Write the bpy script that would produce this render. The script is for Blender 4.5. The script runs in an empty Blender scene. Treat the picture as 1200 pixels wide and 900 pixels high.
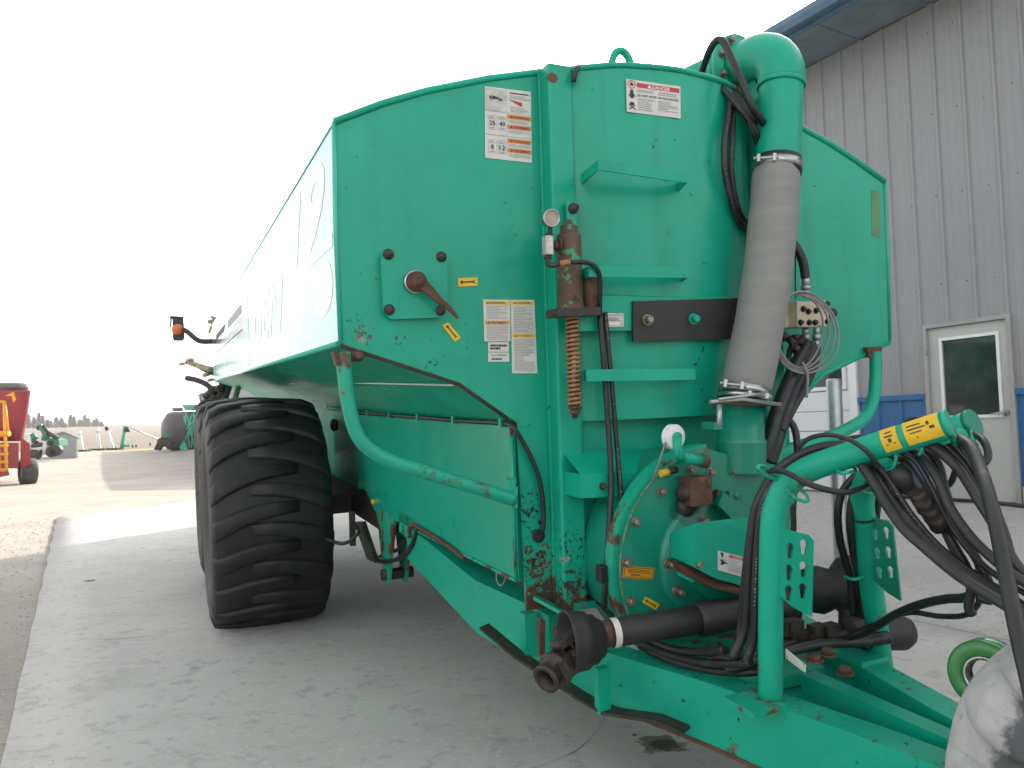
import bpy, bmesh, math, random
import numpy as np
from mathutils import Vector, Matrix
random.seed(7)
PI = math.pi
SC = bpy.context.scene
COL = SC.collection

# ------------------------------------------------------------------ camera
FPX = 900.0; CAMH = 1.25
PITCH = math.radians(3.81); ROLL = 0.018
_R0 = np.array([1., 0, 0]); FWD = np.array([0, math.cos(PITCH), math.sin(PITCH)])
_U0 = np.array([0, -math.sin(PITCH), math.cos(PITCH)])
RGT = _R0*math.cos(ROLL) - _U0*math.sin(ROLL); UPV = _R0*math.sin(ROLL) + _U0*math.cos(ROLL)
CAM = np.array([0., 0., CAMH])
cd = bpy.data.cameras.new('camera'); cam = bpy.data.objects.new('camera', cd); COL.objects.link(cam)
cd.sensor_width = 36; cd.lens = 27.0; cd.clip_start = 0.05; cd.clip_end = 5000
cam.matrix_world = Matrix(((RGT[0], UPV[0], -FWD[0], 0), (RGT[1], UPV[1], -FWD[1], 0), (RGT[2], UPV[2], -FWD[2], CAMH), (0, 0, 0, 1)))
SC.camera = cam

def ray(px, py): return RGT*(px-600)/FPX + UPV*(450-py)/FPX + FWD
def P(px, py, Z): return CAM + ray(px, py)*Z          # world point seen at a pixel, Z metres ahead

# ------------------------------------------------------------------ world, sun, exposure
_sd = ray(956, 22); _sd = _sd/np.linalg.norm(_sd)
SUN_EL = math.asin(_sd[2]); SUN_AZ = math.atan2(_sd[0], _sd[1])      # azimuth from +Y towards +X
w = bpy.data.worlds.new('World'); SC.world = w; w.use_nodes = True
nt = w.node_tree; nt.nodes.clear()
o_ = nt.nodes.new('ShaderNodeOutputWorld'); bg = nt.nodes.new('ShaderNodeBackground')
sky = nt.nodes.new('ShaderNodeTexSky'); sky.sky_type = 'NISHITA'; sky.sun_disc = False
sky.sun_elevation = SUN_EL; sky.sun_rotation = SUN_AZ
sky.air_density = 1.0; sky.dust_density = 4.0; sky.ozone_density = 1.0; sky.altitude = 200
hs = nt.nodes.new('ShaderNodeHueSaturation'); hs.inputs['Saturation'].default_value = 0.12
nt.links.new(sky.outputs[0], hs.inputs['Color']); nt.links.new(hs.outputs[0], bg.inputs[0])
bg.inputs[1].default_value = 0.15
nt.links.new(bg.outputs[0], o_.inputs[0])
sl = bpy.data.lights.new('sun', 'SUN'); sl.energy = 2.0; sl.angle = math.radians(0.6); sl.color = (1, 0.93, 0.82)
so = bpy.data.objects.new('sun', sl); COL.objects.link(so)
so.rotation_euler = Vector(_sd).to_track_quat('Z', 'Y').to_euler()
SC.view_settings.view_transform = 'Standard'; SC.view_settings.look = 'None'
SC.view_settings.gamma = 1; SC.view_settings.exposure = 1.66

# ------------------------------------------------------------------ frames of reference
def unit(v): return v/np.linalg.norm(v)
TH = math.radians(24); TR = 0.03
_u = unit(np.array([-TR, 1., 0])); _r = unit(np.array([1., TR, 0])); _b = np.array([0, 0, 1.])
_e = math.cos(TH)*_r + math.sin(TH)*_b; _n = -math.sin(TH)*_r + math.cos(TH)*_b
def _c2w(v): return RGT*v[0] + UPV*v[1] + FWD*v[2]
TE, TN, TU = _c2w(_e), _c2w(_n), _c2w(_u)                 # tanker axes: right, back, up
TO = np.array([0.609, 3.115, 1.618])                      # head plate centre, lower edge level
TM = np.stack([TE, TN, TU], 1)
def t2w(X): return TO + TM@np.array(X, float)
def w2t(X): return TM.T@(np.array(X, float)-TO)
def T(px, py, v=0., ax=1):                                # tanker-frame point on plane axis=v
    r = TM.T@ray(px, py); o = TM.T@(CAM-TO)
    return o + r*((v-o[ax])/r[ax])
def D(px, py, Z): return w2t(P(px, py, Z))                # tanker-frame point at depth Z
WANG = math.radians(29.7)
WD = np.array([-math.sin(WANG), math.cos(WANG), 0]); WN = np.array([-math.cos(WANG), -math.sin(WANG), 0])
WP = np.array([5.43, 8.343, 0.0])
WA = float(-(WP@WN))                                      # distance of the wall line
def Wp(t, z, out=0.): return WP + WD*t + WN*out + np.array([0, 0, z])
def Wpx(px, py, out=0.):
    r = ray(px, py); k = ((WP + WN*out - CAM)@WN)/(r@WN); X = CAM + r*k
    return (X-WP)@WD, X[2]
QD = unit(np.array([-.46, .89, 0])); QP = np.array([QD[1], -QD[0], 0])
def sstep(x): x = min(1, max(0, x)); return x*x*(3-2*x)
def hgt(x, y):
    a = -(x*WN[0] + y*WN[1]); q = x*QD[0] + y*QD[1]
    z = 0.37*sstep((a-4.2)/(WA-.1-4.2))*(1-sstep((q-40)/60))
    if q > 25: z += 0.58*min(1, (q-25)/37)**1.4
    if q > 62: z += .026*(min(q, 420)-62) + .004*max(0, q-420)
    return z
def G(px, py):
    r = ray(px, py); k = 1.0
    for _ in range(400):
        X = CAM + r*k; d = X[2]-hgt(X[0], X[1])
        if abs(d) < 1e-4: break
        k += max(-5, min(5, d/(abs(r[2])+.03)*.6))
    return CAM + r*k

# ------------------------------------------------------------------ materials
def mat(name, col, rough=.5, metal=0., var=.08, vs=3., spots=(), bump=None, coat=0., zr=None, blobs=(), spec=.5, rvar=0., tex='Object', stretch=None, streak=None):
    m = bpy.data.materials.new(name); m.use_nodes = True
    N = m.node_tree.nodes; L = m.node_tree.links; b = N['Principled BSDF']
    def new(t, **k):
        n = N.new(t)
        for a, v in k.items(): setattr(n, a, v)
        return n
    tc = new('ShaderNodeTexCoord'); co = tc.outputs[tex]
    if stretch:
        mp = new('ShaderNodeMapping'); mp.inputs['Scale'].default_value = stretch; L.new(co, mp.inputs[0]); cs = mp.outputs[0]
    else: cs = co
    def noise(scale, detail=4, vec=None, rough_=.6):
        n = new('ShaderNodeTexNoise'); n.inputs['Scale'].default_value = scale; n.inputs['Detail'].default_value = detail
        n.inputs['Roughness'].default_value = rough_; L.new(vec or cs, n.inputs['Vector']); return n.outputs['Fac']
    def mix(f, a, c):
        n = new('ShaderNodeMix', data_type='RGBA'); L.new(f, n.inputs[0])
        for i, v in ((6, a), (7, c)):
            if isinstance(v, tuple): n.inputs[i].default_value = (*v[:3], 1)
            else: L.new(v, n.inputs[i])
        return n.outputs[2]
    def rng(v, a, c):
        n = new('ShaderNodeMapRange'); n.inputs[1].default_value = a; n.inputs[2].default_value = c; L.new(v, n.inputs[0]); return n.outputs[0]
    def mth(op, a, c):
        n = new('ShaderNodeMath', operation=op)
        for i, v in enumerate((a, c)):
            if hasattr(v, 'is_linked'): L.new(v, n.inputs[i])
            else: n.inputs[i].default_value = v
        return n.outputs[0]
    c = mix(rng(noise(vs), .3, .7), tuple(x*(1-var) for x in col), tuple(min(1, x*(1+var)) for x in col))
    if streak:
        mp2 = new('ShaderNodeMapping'); mp2.inputs['Scale'].default_value = streak[1]; L.new(co, mp2.inputs[0])
        c = mix(mth('MULTIPLY', rng(noise(1.0, 5, mp2.outputs[0]), streak[2], streak[2]+.22), streak[3]), c, streak[0])
    for (sc, s, th, soft) in spots:
        c = mix(rng(noise(s, 7, co), th, th+soft), c, sc)
    if zr:                                                # wear rising from a lower edge: colour, z fully worn, z clean, scale
        rc, za, zb, s = zr
        sx = new('ShaderNodeSeparateXYZ'); L.new(co, sx.inputs[0])
        k = mth('ADD', noise(s, 8, co, .72), mth('MULTIPLY', rng(sx.outputs[2], zb, za), .70))
        c = mix(rng(k, 1.02, 1.08), c, rc)
    for bl_ in blobs:
        ce, r, rc, s, k_ = bl_[:5]; tv = bl_[5] if len(bl_) > 5 else .7
        sb = new('ShaderNodeVectorMath', operation='DISTANCE'); L.new(co, sb.inputs[0]); sb.inputs[1].default_value = tuple(ce)
        q = mth('ADD', mth('DIVIDE', sb.outputs['Value'], r), mth('MULTIPLY', noise(s, 7, co, .7), k_))
        c = mix(rng(q, tv+.05+k_*.5, tv-.02+k_*.5), c, rc)
    L.new(c, b.inputs['Base Color'])
    b.inputs['Metallic'].default_value = metal; b.inputs['Roughness'].default_value = rough
    b.inputs['Specular IOR Level'].default_value = spec
    if rvar:
        L.new(mth('ADD', rng(noise(vs*2.3), .3, .7) if not rvar else mth('MULTIPLY', rng(noise(vs*2.3), .3, .7), rvar), rough-rvar/2), b.inputs['Roughness'])
    b.inputs['Coat Weight'].default_value = coat; b.inputs['Coat Roughness'].default_value = .12
    if bump:
        bn = new('ShaderNodeBump'); bn.inputs['Strength'].default_value = bump[1]; bn.inputs['Distance'].default_value = bump[2] if len(bump) > 2 else .01
        L.new(noise(bump[0], 6), bn.inputs['Height']); L.new(bn.outputs[0], b.inputs['Normal'])
    return m
GREEN = (.003, .345, .218)
RUST = (.11, .042, .022); DRT = (.06, .045, .035); CHIP = (.012, .02, .018); FADE = (.014, .43, .285)
BARE = (.30, .27, .23)
TOFF = np.array([0, 3.0, -1.75])
def TB(px, py, v=0.): return T(px, py, v)-TOFF
hp = TB(424, 392)
M = {}
M['green'] = mat('green_paint', GREEN, .34, var=.10, vs=1.6, spots=[(FADE, 2.3, .60, .3), (CHIP, 26, .735, .02), (RUST, 9, .755, .03)], coat=.25, bump=(9, .10, .004), rvar=.14)
M['head'] = mat('green_head_paint', GREEN, .33, var=.15, vs=1.2,
    spots=[(FADE, 1.7, .58, .3), (CHIP, 24, .685, .015), (DRT, 11, .72, .03)], coat=.12, spec=.35, bump=(3, .10, .01), rvar=.14, zr=(RUST, .73, 1.22, 26),
    streak=((.010, .20, .125), (7, 7, .45), .50, .38),
    blobs=[(hp, .05, RUST, 60, 5, .25), (hp+np.array([.004, 0, -.02]), .035, BARE, 75, 5, .1), (TB(414, 376), .06, CHIP, 60, 6, -.25), (TB(508, 425), .07, CHIP, 60, 6, -.35), (TB(470, 405), .07, CHIP, 60, 6, -.35), (TB(440, 480), .2, CHIP, 60, 6, -.6), (TB(455, 330), .22, CHIP, 60, 6, -.7), (TB(735, 180), .16, (.05, .22, .13), 6, 2.2, -.2),
           (TB(622, 600), .14, CHIP, 55, 5, .0), (TB(628, 655), .16, RUST, 45, 4, .2), (TB(640, 690), .12, DRT, 40, 4, .3), (TB(616, 660), .14, CHIP, 60, 5, .1)])
M['skirt'] = mat('green_skirt_paint', GREEN, .33, var=.10, vs=1.2, spots=[(FADE, 1.7, .58, .3), (CHIP, 24, .70, .015)], coat=.12, spec=.35, bump=(3, .10, .01), rvar=.14)
M['post'] = mat('green_post_paint', GREEN, .36, var=.10, vs=1.5, spots=[(FADE, 2.1, .58, .3), (CHIP, 24, .72, .02), (RUST, 8, .77, .03)], coat=.1, spec=.35, rvar=.1,
    zr=(RUST, .72, 1.05, 26), blobs=[(TB(647, 92, -.08), .028, RUST, 20, .6), (TB(668, 640, -.08), .22, CHIP, 60, 5, -.15), (TB(672, 690, -.08), .12, DRT, 40, 4, .3), (TB(653, 660, -.08), .10, BARE, 26, 4, .0), (TB(653, 630, -.08), .07, RUST, 30, 4, .1)])
M['greenworn'] = mat('green_worn_paint', GREEN, .40, var=.14, vs=2.2, spots=[(FADE, 3, .56, .25), ((.07, .24, .15), 1.7, .60, .25), (RUST, 6, .66, .06), (CHIP, 30, .69, .03)], rvar=.15, spec=.35, bump=(14, .12, .004))
M['drawbar'] = mat('drawbar_worn_paint', GREEN, .42, var=.14, vs=2.2, spots=[(FADE, 3, .58, .25), (RUST, 6, .66, .06), (CHIP, 34, .66, .03)], rvar=.15, spec=.35, bump=(14, .12, .004), zr=((.10, .06, .04), .668, .618, 26))
M['greenrust'] = mat('green_rusted_paint', GREEN, .5, var=.15, vs=3, spots=[(RUST, 7, .54, .05), ((.2, .12, .07), 15, .62, .05), (CHIP, 30, .68, .03)], bump=(30, .3, .004))
M['drum'] = mat('green_drum_paint', (.004, .22, .14), .36, var=.12, vs=2.5, spots=[(CHIP, 18, .73, .03), (DRT, 5, .66, .12)], coat=.2, rvar=.15,
    blobs=[(TB(808, 590, -.33), .05, RUST, 14, .5), (TB(803, 575, -.33), .04, RUST, 14, .5), (TB(815, 600, -.33), .13, (.004, .13, .085), 8, 1.4)])
M['side'] = mat('green_gloss_side', (.03, .43, .30), .30, var=.05, vs=.8, spots=[((.04, .45, .32), .9, .55, .3)], coat=.55)
M['dust'] = mat('dusty_underside', (.10, .24, .12), .6, var=.25, vs=2, spots=[((.25, .22, .12), 3, .55, .2)])
M['gasket'] = mat('dark_seam', (.02, .018, .015), .8)
M['rust'] = mat('rusted_iron', (.085, .042, .026), .75, var=.35, vs=18, spots=[((.16, .075, .04), 25, .58, .08), ((.02, .016, .014), 40, .62, .05)], bump=(60, .4, .004))
M['cyl'] = mat('rusted_cylinder', (.10, .055, .036), .6, var=.3, vs=12, spots=[((.04, .28, .15), 26, .575, .03), ((.04, .025, .018), 30, .6, .06)], bump=(40, .3, .003))
M['spring'] = mat('rusty_spring', (.33, .15, .06), .6, var=.3, vs=40)
M['darkiron'] = mat('dark_greasy_iron', (.030, .023, .018), .55, var=.4, vs=14, spots=[((.09, .06, .04), 12, .62, .1), (DRT, 22, .6, .08)], bump=(45, .35, .004))
M['steel'] = mat('zinc_steel', (.48, .48, .46), .32, 1., var=.15, vs=20, spots=[((.2, .13, .09), 25, .66, .06)])
M['galv'] = mat('galvanized_steel', (.42, .44, .45), .42, .8, var=.15, vs=9)
M['black'] = mat('black_rubber_hose', (.014, .014, .015), .42, var=.3, vs=9, spots=[((.055, .053, .05), 14, .60, .15)], bump=(70, .15, .002))
M['hosegrey'] = mat('dusty_black_hose', (.022, .022, .0225), .45, var=.35, vs=8, spots=[((.065, .063, .058), 16, .60, .12), ((.09, .088, .08), 60, .66, .06)], bump=(60, .15, .002))
M['fabric'] = mat('grey_woven_hose', (.235, .235, .225), .75, var=.08, vs=3, spots=[((.30, .28, .25), 5, .60, .15), ((.14, .14, .135), 9, .68, .1)], bump=(300, .35, .002), stretch=(1, 1, 6), streak=((.17, .17, .165), (2, 2, 70), .50, .35))
M['seam'] = mat('rust_stained_seam', (.05, .03, .022), .8, var=.4, vs=30, spots=[((.02, .22, .14), 14, .6, .05)])
M['dustline'] = mat('cream_gasket', (.22, .20, .15), .8, var=.4, vs=40, spots=[((.02, .2, .13), 30, .52, .05)])
M['hoseprint'] = mat('worn_hose_print', (.33, .33, .32), .6, var=.3, vs=60, spots=[((.03, .03, .03), 70, .52, .05)])
M['plate'] = mat('black_rubber_plate', (.021, .020, .020), .55, var=.25, vs=7, spots=[((.07, .035, .022), 9, .64, .06)], bump=(30, .2, .003))
M['tyre'] = mat('tyre_rubber', (.0085, .0085, .009), .55, var=.3, vs=5, spots=[((.018, .0175, .016), 5, .52, .2), ((.035, .030, .024), 3.5, .58, .15), ((.04, .037, .032), 23, .63, .1), ((.004, .004, .004), 60, .62, .05)], bump=(50, .25, .004))
M['tyreside'] = mat('tyre_sidewall', (.05, .05, .048), .7, var=.3, vs=6, spots=[((.11, .105, .095), 5, .52, .25)], bump=(50, .2, .004))
M['oldtyre'] = mat('weathered_rubber', (.43, .43, .42), .8, var=.25, vs=7, spots=[((.60, .59, .57), 5, .52, .12), ((.30, .305, .305), 30, .60, .08)], bump=(60, .35, .003),
    blobs=[((0, 0, .40), .40, (.10, .105, .11), 9, .5, .80), ((.05, 0, .6), .30, (.16, .16, .155), 14, 1.6, .2)])
M['white'] = mat('white_plastic', (.72, .72, .70), .4, var=.05)
M['decal'] = mat('white_decal', (.62, .61, .57), .45, var=.07, vs=14, spots=[((.52, .49, .42), 18, .62, .1)])
M['print'] = mat('black_print', (.03, .03, .032), .55)
M['greyprint'] = mat('grey_print', (.34, .34, .34), .55)
M['line'] = mat('print_rule', (.22, .22, .22), .55)
M['red'] = mat('red_print', (.50, .035, .045), .5, var=.1, vs=20)
M['redfade'] = mat('faded_red_outline', (.46, .40, .36), .30, coat=.55)
M['sidewhite'] = mat('glossy_white_decal', (.60, .58, .53), .30, coat=.55)
M['tan'] = mat('tan_fitting', (.38, .30, .21), .6, var=.3, vs=9)
M['stripe'] = mat('grey_stripe_print', (.10, .10, .115), .25, coat=1., var=.5, vs=12)
M['orange'] = mat('orange_print', (.62, .16, .02), .5, var=.1, vs=20)
M['yellow'] = mat('yellow_print', (.72, .45, .015), .5, var=.08, vs=15)
M['amber'] = mat('amber_decal', (.60, .27, .01), .5, var=.12, vs=20)
M['lens'] = mat('amber_lens', (.7, .17, .04), .3)
M['bolt'] = mat('rusty_bolt', (.06, .045, .038), .55, .3, var=.4, vs=50)
M['boltz'] = mat('dull_zinc_bolt', (.26, .22, .18), .5, .6, var=.4, vs=50)
M['gauge'] = mat('clouded_gauge_face', (.35, .30, .26), .18, var=.15, vs=30, coat=.5)
M['beige'] = mat('cream_valve_paint', (.55, .50, .36), .5, var=.15, vs=18, spots=[((.2, .13, .07), 30, .64, .06)])
M['cable'] = mat('grey_cable_jacket', (.22, .22, .22), .45, var=.2, vs=12)
M['silver'] = mat('serial_plate_metal', (.50, .48, .45), .45, .4, var=.25, vs=30)
M['pumpgreen'] = mat('dark_green_implement', (.03, .20, .09), .5, var=.2, vs=20)
M['wgreen'] = mat('gloss_green_rim', (.03, .22, .045), .3, var=.15, vs=6, coat=.4)
# setting
M['conc'] = mat('concrete', (.48, .462, .432), .85, var=.09, vs=.7, spots=[((.425, .408, .382), 2.1, .52, .2), ((.52, .502, .472), .45, .53, .2), ((.385, .374, .352), 14, .54, .10), ((.52, .505, .48), 31, .57, .06), ((.32, .31, .295), 5, .62, .12), ((.45, .44, .42), 1.9, .60, .10), ((.20, .195, .185), 28, .68, .05), ((.50, .49, .47), 70, .64, .04), ((.16, .155, .15), 95, .66, .03)],
    bump=(90, .25, .003), streak=((.52, .505, .485), (.35, 3.2, 1), .50, .5),
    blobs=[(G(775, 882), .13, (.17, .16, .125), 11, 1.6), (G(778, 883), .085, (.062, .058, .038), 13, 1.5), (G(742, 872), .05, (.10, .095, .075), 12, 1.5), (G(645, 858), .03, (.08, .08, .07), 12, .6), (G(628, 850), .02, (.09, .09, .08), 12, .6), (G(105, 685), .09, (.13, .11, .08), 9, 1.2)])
M['gravel'] = mat('pale_gravel', (.35, .322, .275), .95, var=.12, vs=.35, spots=[((.26, .242, .21), .8, .52, .2), ((.38, .355, .31), 1.9, .55, .2), ((.24, .228, .205), 22, .56, .1), ((.44, .41, .365), 45, .57, .06), ((.17, .16, .145), 75, .64, .05)], bump=(60, .7, .012))
M['verge'] = mat('dry_grass_verge', (.34, .27, .15), .95, var=.25, vs=.5, spots=[((.24, .2, .11), 2, .55, .2), ((.42, .36, .22), 1.1, .55, .2)])
M['field'] = mat('stubble_field', (.135, .098, .068), .95, var=.15, vs=.02, spots=[((.165, .125, .09), .05, .52, .2), ((.10, .075, .055), .3, .58, .2)], streak=((.175, .135, .095), (.02, .25, 1), .5, .6))
M['wall'] = mat('grey_steel_siding', (.285, .284, .294), .50, var=.05, vs=.8, spots=[((.262, .26, .268), 3, .60, .2)], streak=((.29, .28, .275), (9, 9, .12), .54, .25))
M['wains'] = mat('blue_steel_siding', (.028, .125, .29), .45, var=.07, vs=1.2, streak=((.05, .16, .36), (9, 9, .4), .54, .4))
M['soffit'] = mat('blue_grey_soffit', (.17, .215, .25), .55, var=.18, vs=3, streak=((.24, .25, .25), (1.2, 14, 4), .5, .6))
M['fascia'] = mat('blue_fascia', (.075, .145, .225), .4, var=.12, vs=4)
M['roof'] = mat('roof_steel', (.30, .31, .33), .4, var=.08)
M['door'] = mat('grey_door_paint', (.46, .46, .43), .5, var=.06, vs=1.6, spots=[((.38, .37, .34), 3, .58, .2)])
M['frame'] = mat('door_frame_paint', (.34, .33, .32), .5, var=.08)
M['trim'] = mat('white_trim', (.74, .75, .75), .45, var=.04)
M['ohdoor'] = mat('white_overhead_door', (.70, .72, .73), .45, var=.04, vs=.9)
M['glass'] = mat('dark_glass', (.035, .04, .038), .05, var=.6, vs=2.5, spec=.8)
M['found'] = mat('foundation_concrete', (.38, .37, .34), .9, var=.12, vs=4)
M['mixred'] = mat('red_wagon_paint', (.30, .025, .040), .4, var=.15, vs=2, spots=[((.36, .10, .10), 2.5, .58, .2)], coat=.3)
M['oyellow'] = mat('orange_yellow_paint', (.80, .36, .01), .4, var=.1)
M['greyrub'] = mat('grey_rubber_band', (.13, .13, .125), .7, var=.2)
M['shed'] = mat('grey_shed_siding', (.33, .34, .36), .6, var=.06)
M['shedroof'] = mat('pale_shed_roof', (.55, .55, .53), .6, var=.08)
M['tubewhite'] = mat('white_tube_paint', (.68, .70, .71), .4, var=.05)
M['augreen'] = mat('pale_green_tube_paint', (.06, .42, .28), .4, var=.1)
M['tankblk'] = mat('dark_tank_skin', (.075, .065, .066), .5, var=.2, vs=1.5, spots=[((.11, .05, .045), 1.5, .58, .15)])
M['needle'] = mat('conifer_needles', (.045, .055, .045), .8, var=.35, vs=.6)
M['bark'] = mat('grey_bark', (.10, .085, .07), .9, var=.2)
M['stone'] = mat('loose_stone', (.44, .41, .36), .9, var=.3, vs=30)

# ------------------------------------------------------------------ mesh building
ORI = {}
class MB:
    def __init__(s): s.v = []; s.f = []; s.m = []; s.sm = []
    def add(s, vs, fs, mi=0, smooth=False):
        b = len(s.v); s.v += [tuple(map(float, p)) for p in vs]
        for f in fs: s.f.append([b+i for i in f]); s.m.append(mi); s.sm.append(smooth)
        return s
    def hexa(s, p, mi=0):                                 # 8 corners: bottom 4, top 4
        return s.add(p, [(3, 2, 1, 0), (4, 5, 6, 7), (0, 1, 5, 4), (1, 2, 6, 5), (2, 3, 7, 6), (3, 0, 4, 7)], mi)
    def box(s, a, b, mi=0, bev=0.):
        x0, y0, z0 = map(min, zip(a, b)); x1, y1, z1 = map(max, zip(a, b))
        if bev:
            bm = bmesh.new(); bmesh.ops.create_cube(bm, size=1)
            for v in bm.verts: v.co = Vector(((x0+x1)/2+v.co.x*(x1-x0), (y0+y1)/2+v.co.y*(y1-y0), (z0+z1)/2+v.co.z*(z1-z0)))
            bmesh.ops.bevel(bm, geom=bm.edges[:], offset=min(bev, .45*min(x1-x0, y1-y0, z1-z0)), segments=2, profile=.5, affect='EDGES')
            bm.verts.index_update()
            s.add([v.co for v in bm.verts], [[v.index for v in f.verts] for f in bm.faces], mi); bm.free(); return s
        return s.hexa([(x0, y0, z0), (x1, y0, z0), (x1, y1, z0), (x0, y1, z0), (x0, y0, z1), (x1, y0, z1), (x1, y1, z1), (x0, y1, z1)], mi)
    def prism(s, poly, d, mi=0, smooth=False):            # polygon of 3-D points, swept by vector d
        n = len(poly); d = np.array(d, float)
        p = [np.array(q, float) for q in poly]; v = p + [q+d for q in p]
        fs = [list(range(n))[::-1], [n+i for i in range(n)]]
        s.add(v, fs, mi)
        b = len(s.v)-2*n
        for i in range(n):
            j = (i+1) % n; s.f.append([b+i, b+j, b+n+j, b+n+i]); s.m.append(mi); s.sm.append(smooth)
        return s
    def frames(s, pts):
        pts = [np.array(p, float) for p in pts]; n = len(pts); tg = []
        for i in range(n): tg.append(unit(pts[min(i+1, n-1)]-pts[max(i-1, 0)]+1e-9))
        a = np.array([0, 0, 1.]) if abs(tg[0][2]) < .9 else np.array([1., 0, 0])
        u = unit(np.cross(tg[0], a)); fr = []
        for i in range(n):
            u = unit(u - tg[i]*(u@tg[i])); fr.append((pts[i], u, np.cross(tg[i], u)))
        return fr
    def tube(s, pts, r, seg=10, mi=0, caps=True, flat=1.):
        fr = s.frames(pts); n = len(fr); vs = []
        rs = r if hasattr(r, '__len__') else [r]*n
        for (c, u, v), rr in zip(fr, rs):
            for k in range(seg):
                a = 2*PI*k/seg; vs.append(c + u*math.cos(a)*rr + v*math.sin(a)*rr*flat)
        fs = [(i*seg+k, i*seg+(k+1) % seg, (i+1)*seg+(k+1) % seg, (i+1)*seg+k) for i in range(n-1) for k in range(seg)]
        s.add(vs, fs, mi, True)
        if caps:
            b = len(s.v)-len(vs)
            s.f.append([b+k for k in range(seg)][::-1]); s.f.append([b+(n-1)*seg+k for k in range(seg)]); s.m += [mi, mi]; s.sm += [False, False]
        return s
    def cyl(s, a, b, r, seg=16, mi=0, r2=None):
        return s.tube([a, b], [r, r if r2 is None else r2], seg, mi)
    def lathe(s, c, ax, prof, seg=24, mi=0, smooth=True, close=False, a0=0, a1=2*PI):   # prof: (along axis, radius)
        c = np.array(c, float); ax = unit(np.array(ax, float)); t = np.array([0, 0, 1.]) if abs(ax[2]) < .9 else np.array([1., 0, 0])
        u = unit(np.cross(ax, t)); v = np.cross(ax, u); n = len(prof); vs = []
        for (h, r) in prof:
            for k in range(seg):
                a = 2*PI*k/seg; vs.append(c + ax*h + (u*math.cos(a)+v*math.sin(a))*r)
        m_ = n if close else n-1
        fs = [(i*seg+k, i*seg+(k+1) % seg, ((i+1) % n)*seg+(k+1) % seg, ((i+1) % n)*seg+k) for i in range(m_) for k in range(seg)]
        return s.add(vs, fs, mi, smooth)
    def hexbolt(s, c, ax, r, h, mi=0):
        ax = unit(np.array(ax, float)); c = np.array(c, float)
        s.tube([c, c+ax*h*.25], r*1.45, 12, mi); return s.tube([c+ax*h*.25, c+ax*h, c+ax*h*1.12], [r, r, r*.75], 6, mi)
    def ball(s, c, r, mi=0, n=10, m_=7):
        pr = [(-r*math.cos(PI*i/m_), max(1e-4, r*math.sin(PI*i/m_))) for i in range(m_+1)]
        return s.lathe(c, (0, 0, 1), pr, n, mi)
    def build(s, name, mats, parent=None, smooth=None, angle=None):
        me = bpy.data.meshes.new(name); off = ORI.get(parent.name, np.zeros(3)) if parent else np.zeros(3)
        me.from_pydata([tuple(np.array(p)-off) for p in s.v] if parent else s.v, [], s.f)
        for m_ in (mats if isinstance(mats, (list, tuple)) else [mats]): me.materials.append(M[m_] if isinstance(m_, str) else m_)
        me.polygons.foreach_set('material_index', s.m); me.polygons.foreach_set('use_smooth', s.sm)
        bm = bmesh.new(); bm.from_mesh(me); bmesh.ops.recalc_face_normals(bm, faces=bm.faces[:]); bm.to_mesh(me); bm.free()
        me.update(); o = bpy.data.objects.new(name, me); COL.objects.link(o)
        if parent: o.parent = parent; ORI[o.name] = off
        return o
def sp(pts, n=6):                                         # smooth path through points
    p = [np.array(q, float) for q in pts]; p = [2*p[0]-p[1]] + p + [2*p[-1]-p[-2]]; out = []
    for i in range(1, len(p)-2):
        for k in range(n):
            t = k/n; a, b, c, d = p[i-1:i+3]
            out.append(.5*((2*b)+(c-a)*t+(2*a-5*b+4*c-d)*t*t+(3*b-a-3*c+d)*t**3))
    out.append(p[-2]); return out
def thing(name, label, cat, loc, group=None, mtx=None):
    o = bpy.data.objects.new(name, None); COL.objects.link(o); o.empty_display_size = .2
    if mtx: o.matrix_world = mtx
    else: o.location = loc
    ORI[o.name] = np.array(loc, float)
    o['label'] = label; o['category'] = cat
    if group: o['group'] = group
    return o
def tag(o, label, cat, group=None):
    o['label'] = label; o['category'] = cat
    if group: o['group'] = group
    return o
def struct(o, kind='structure'): o['kind'] = kind; return o
def L3(*pts): return [T(*p) for p in pts]

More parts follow.
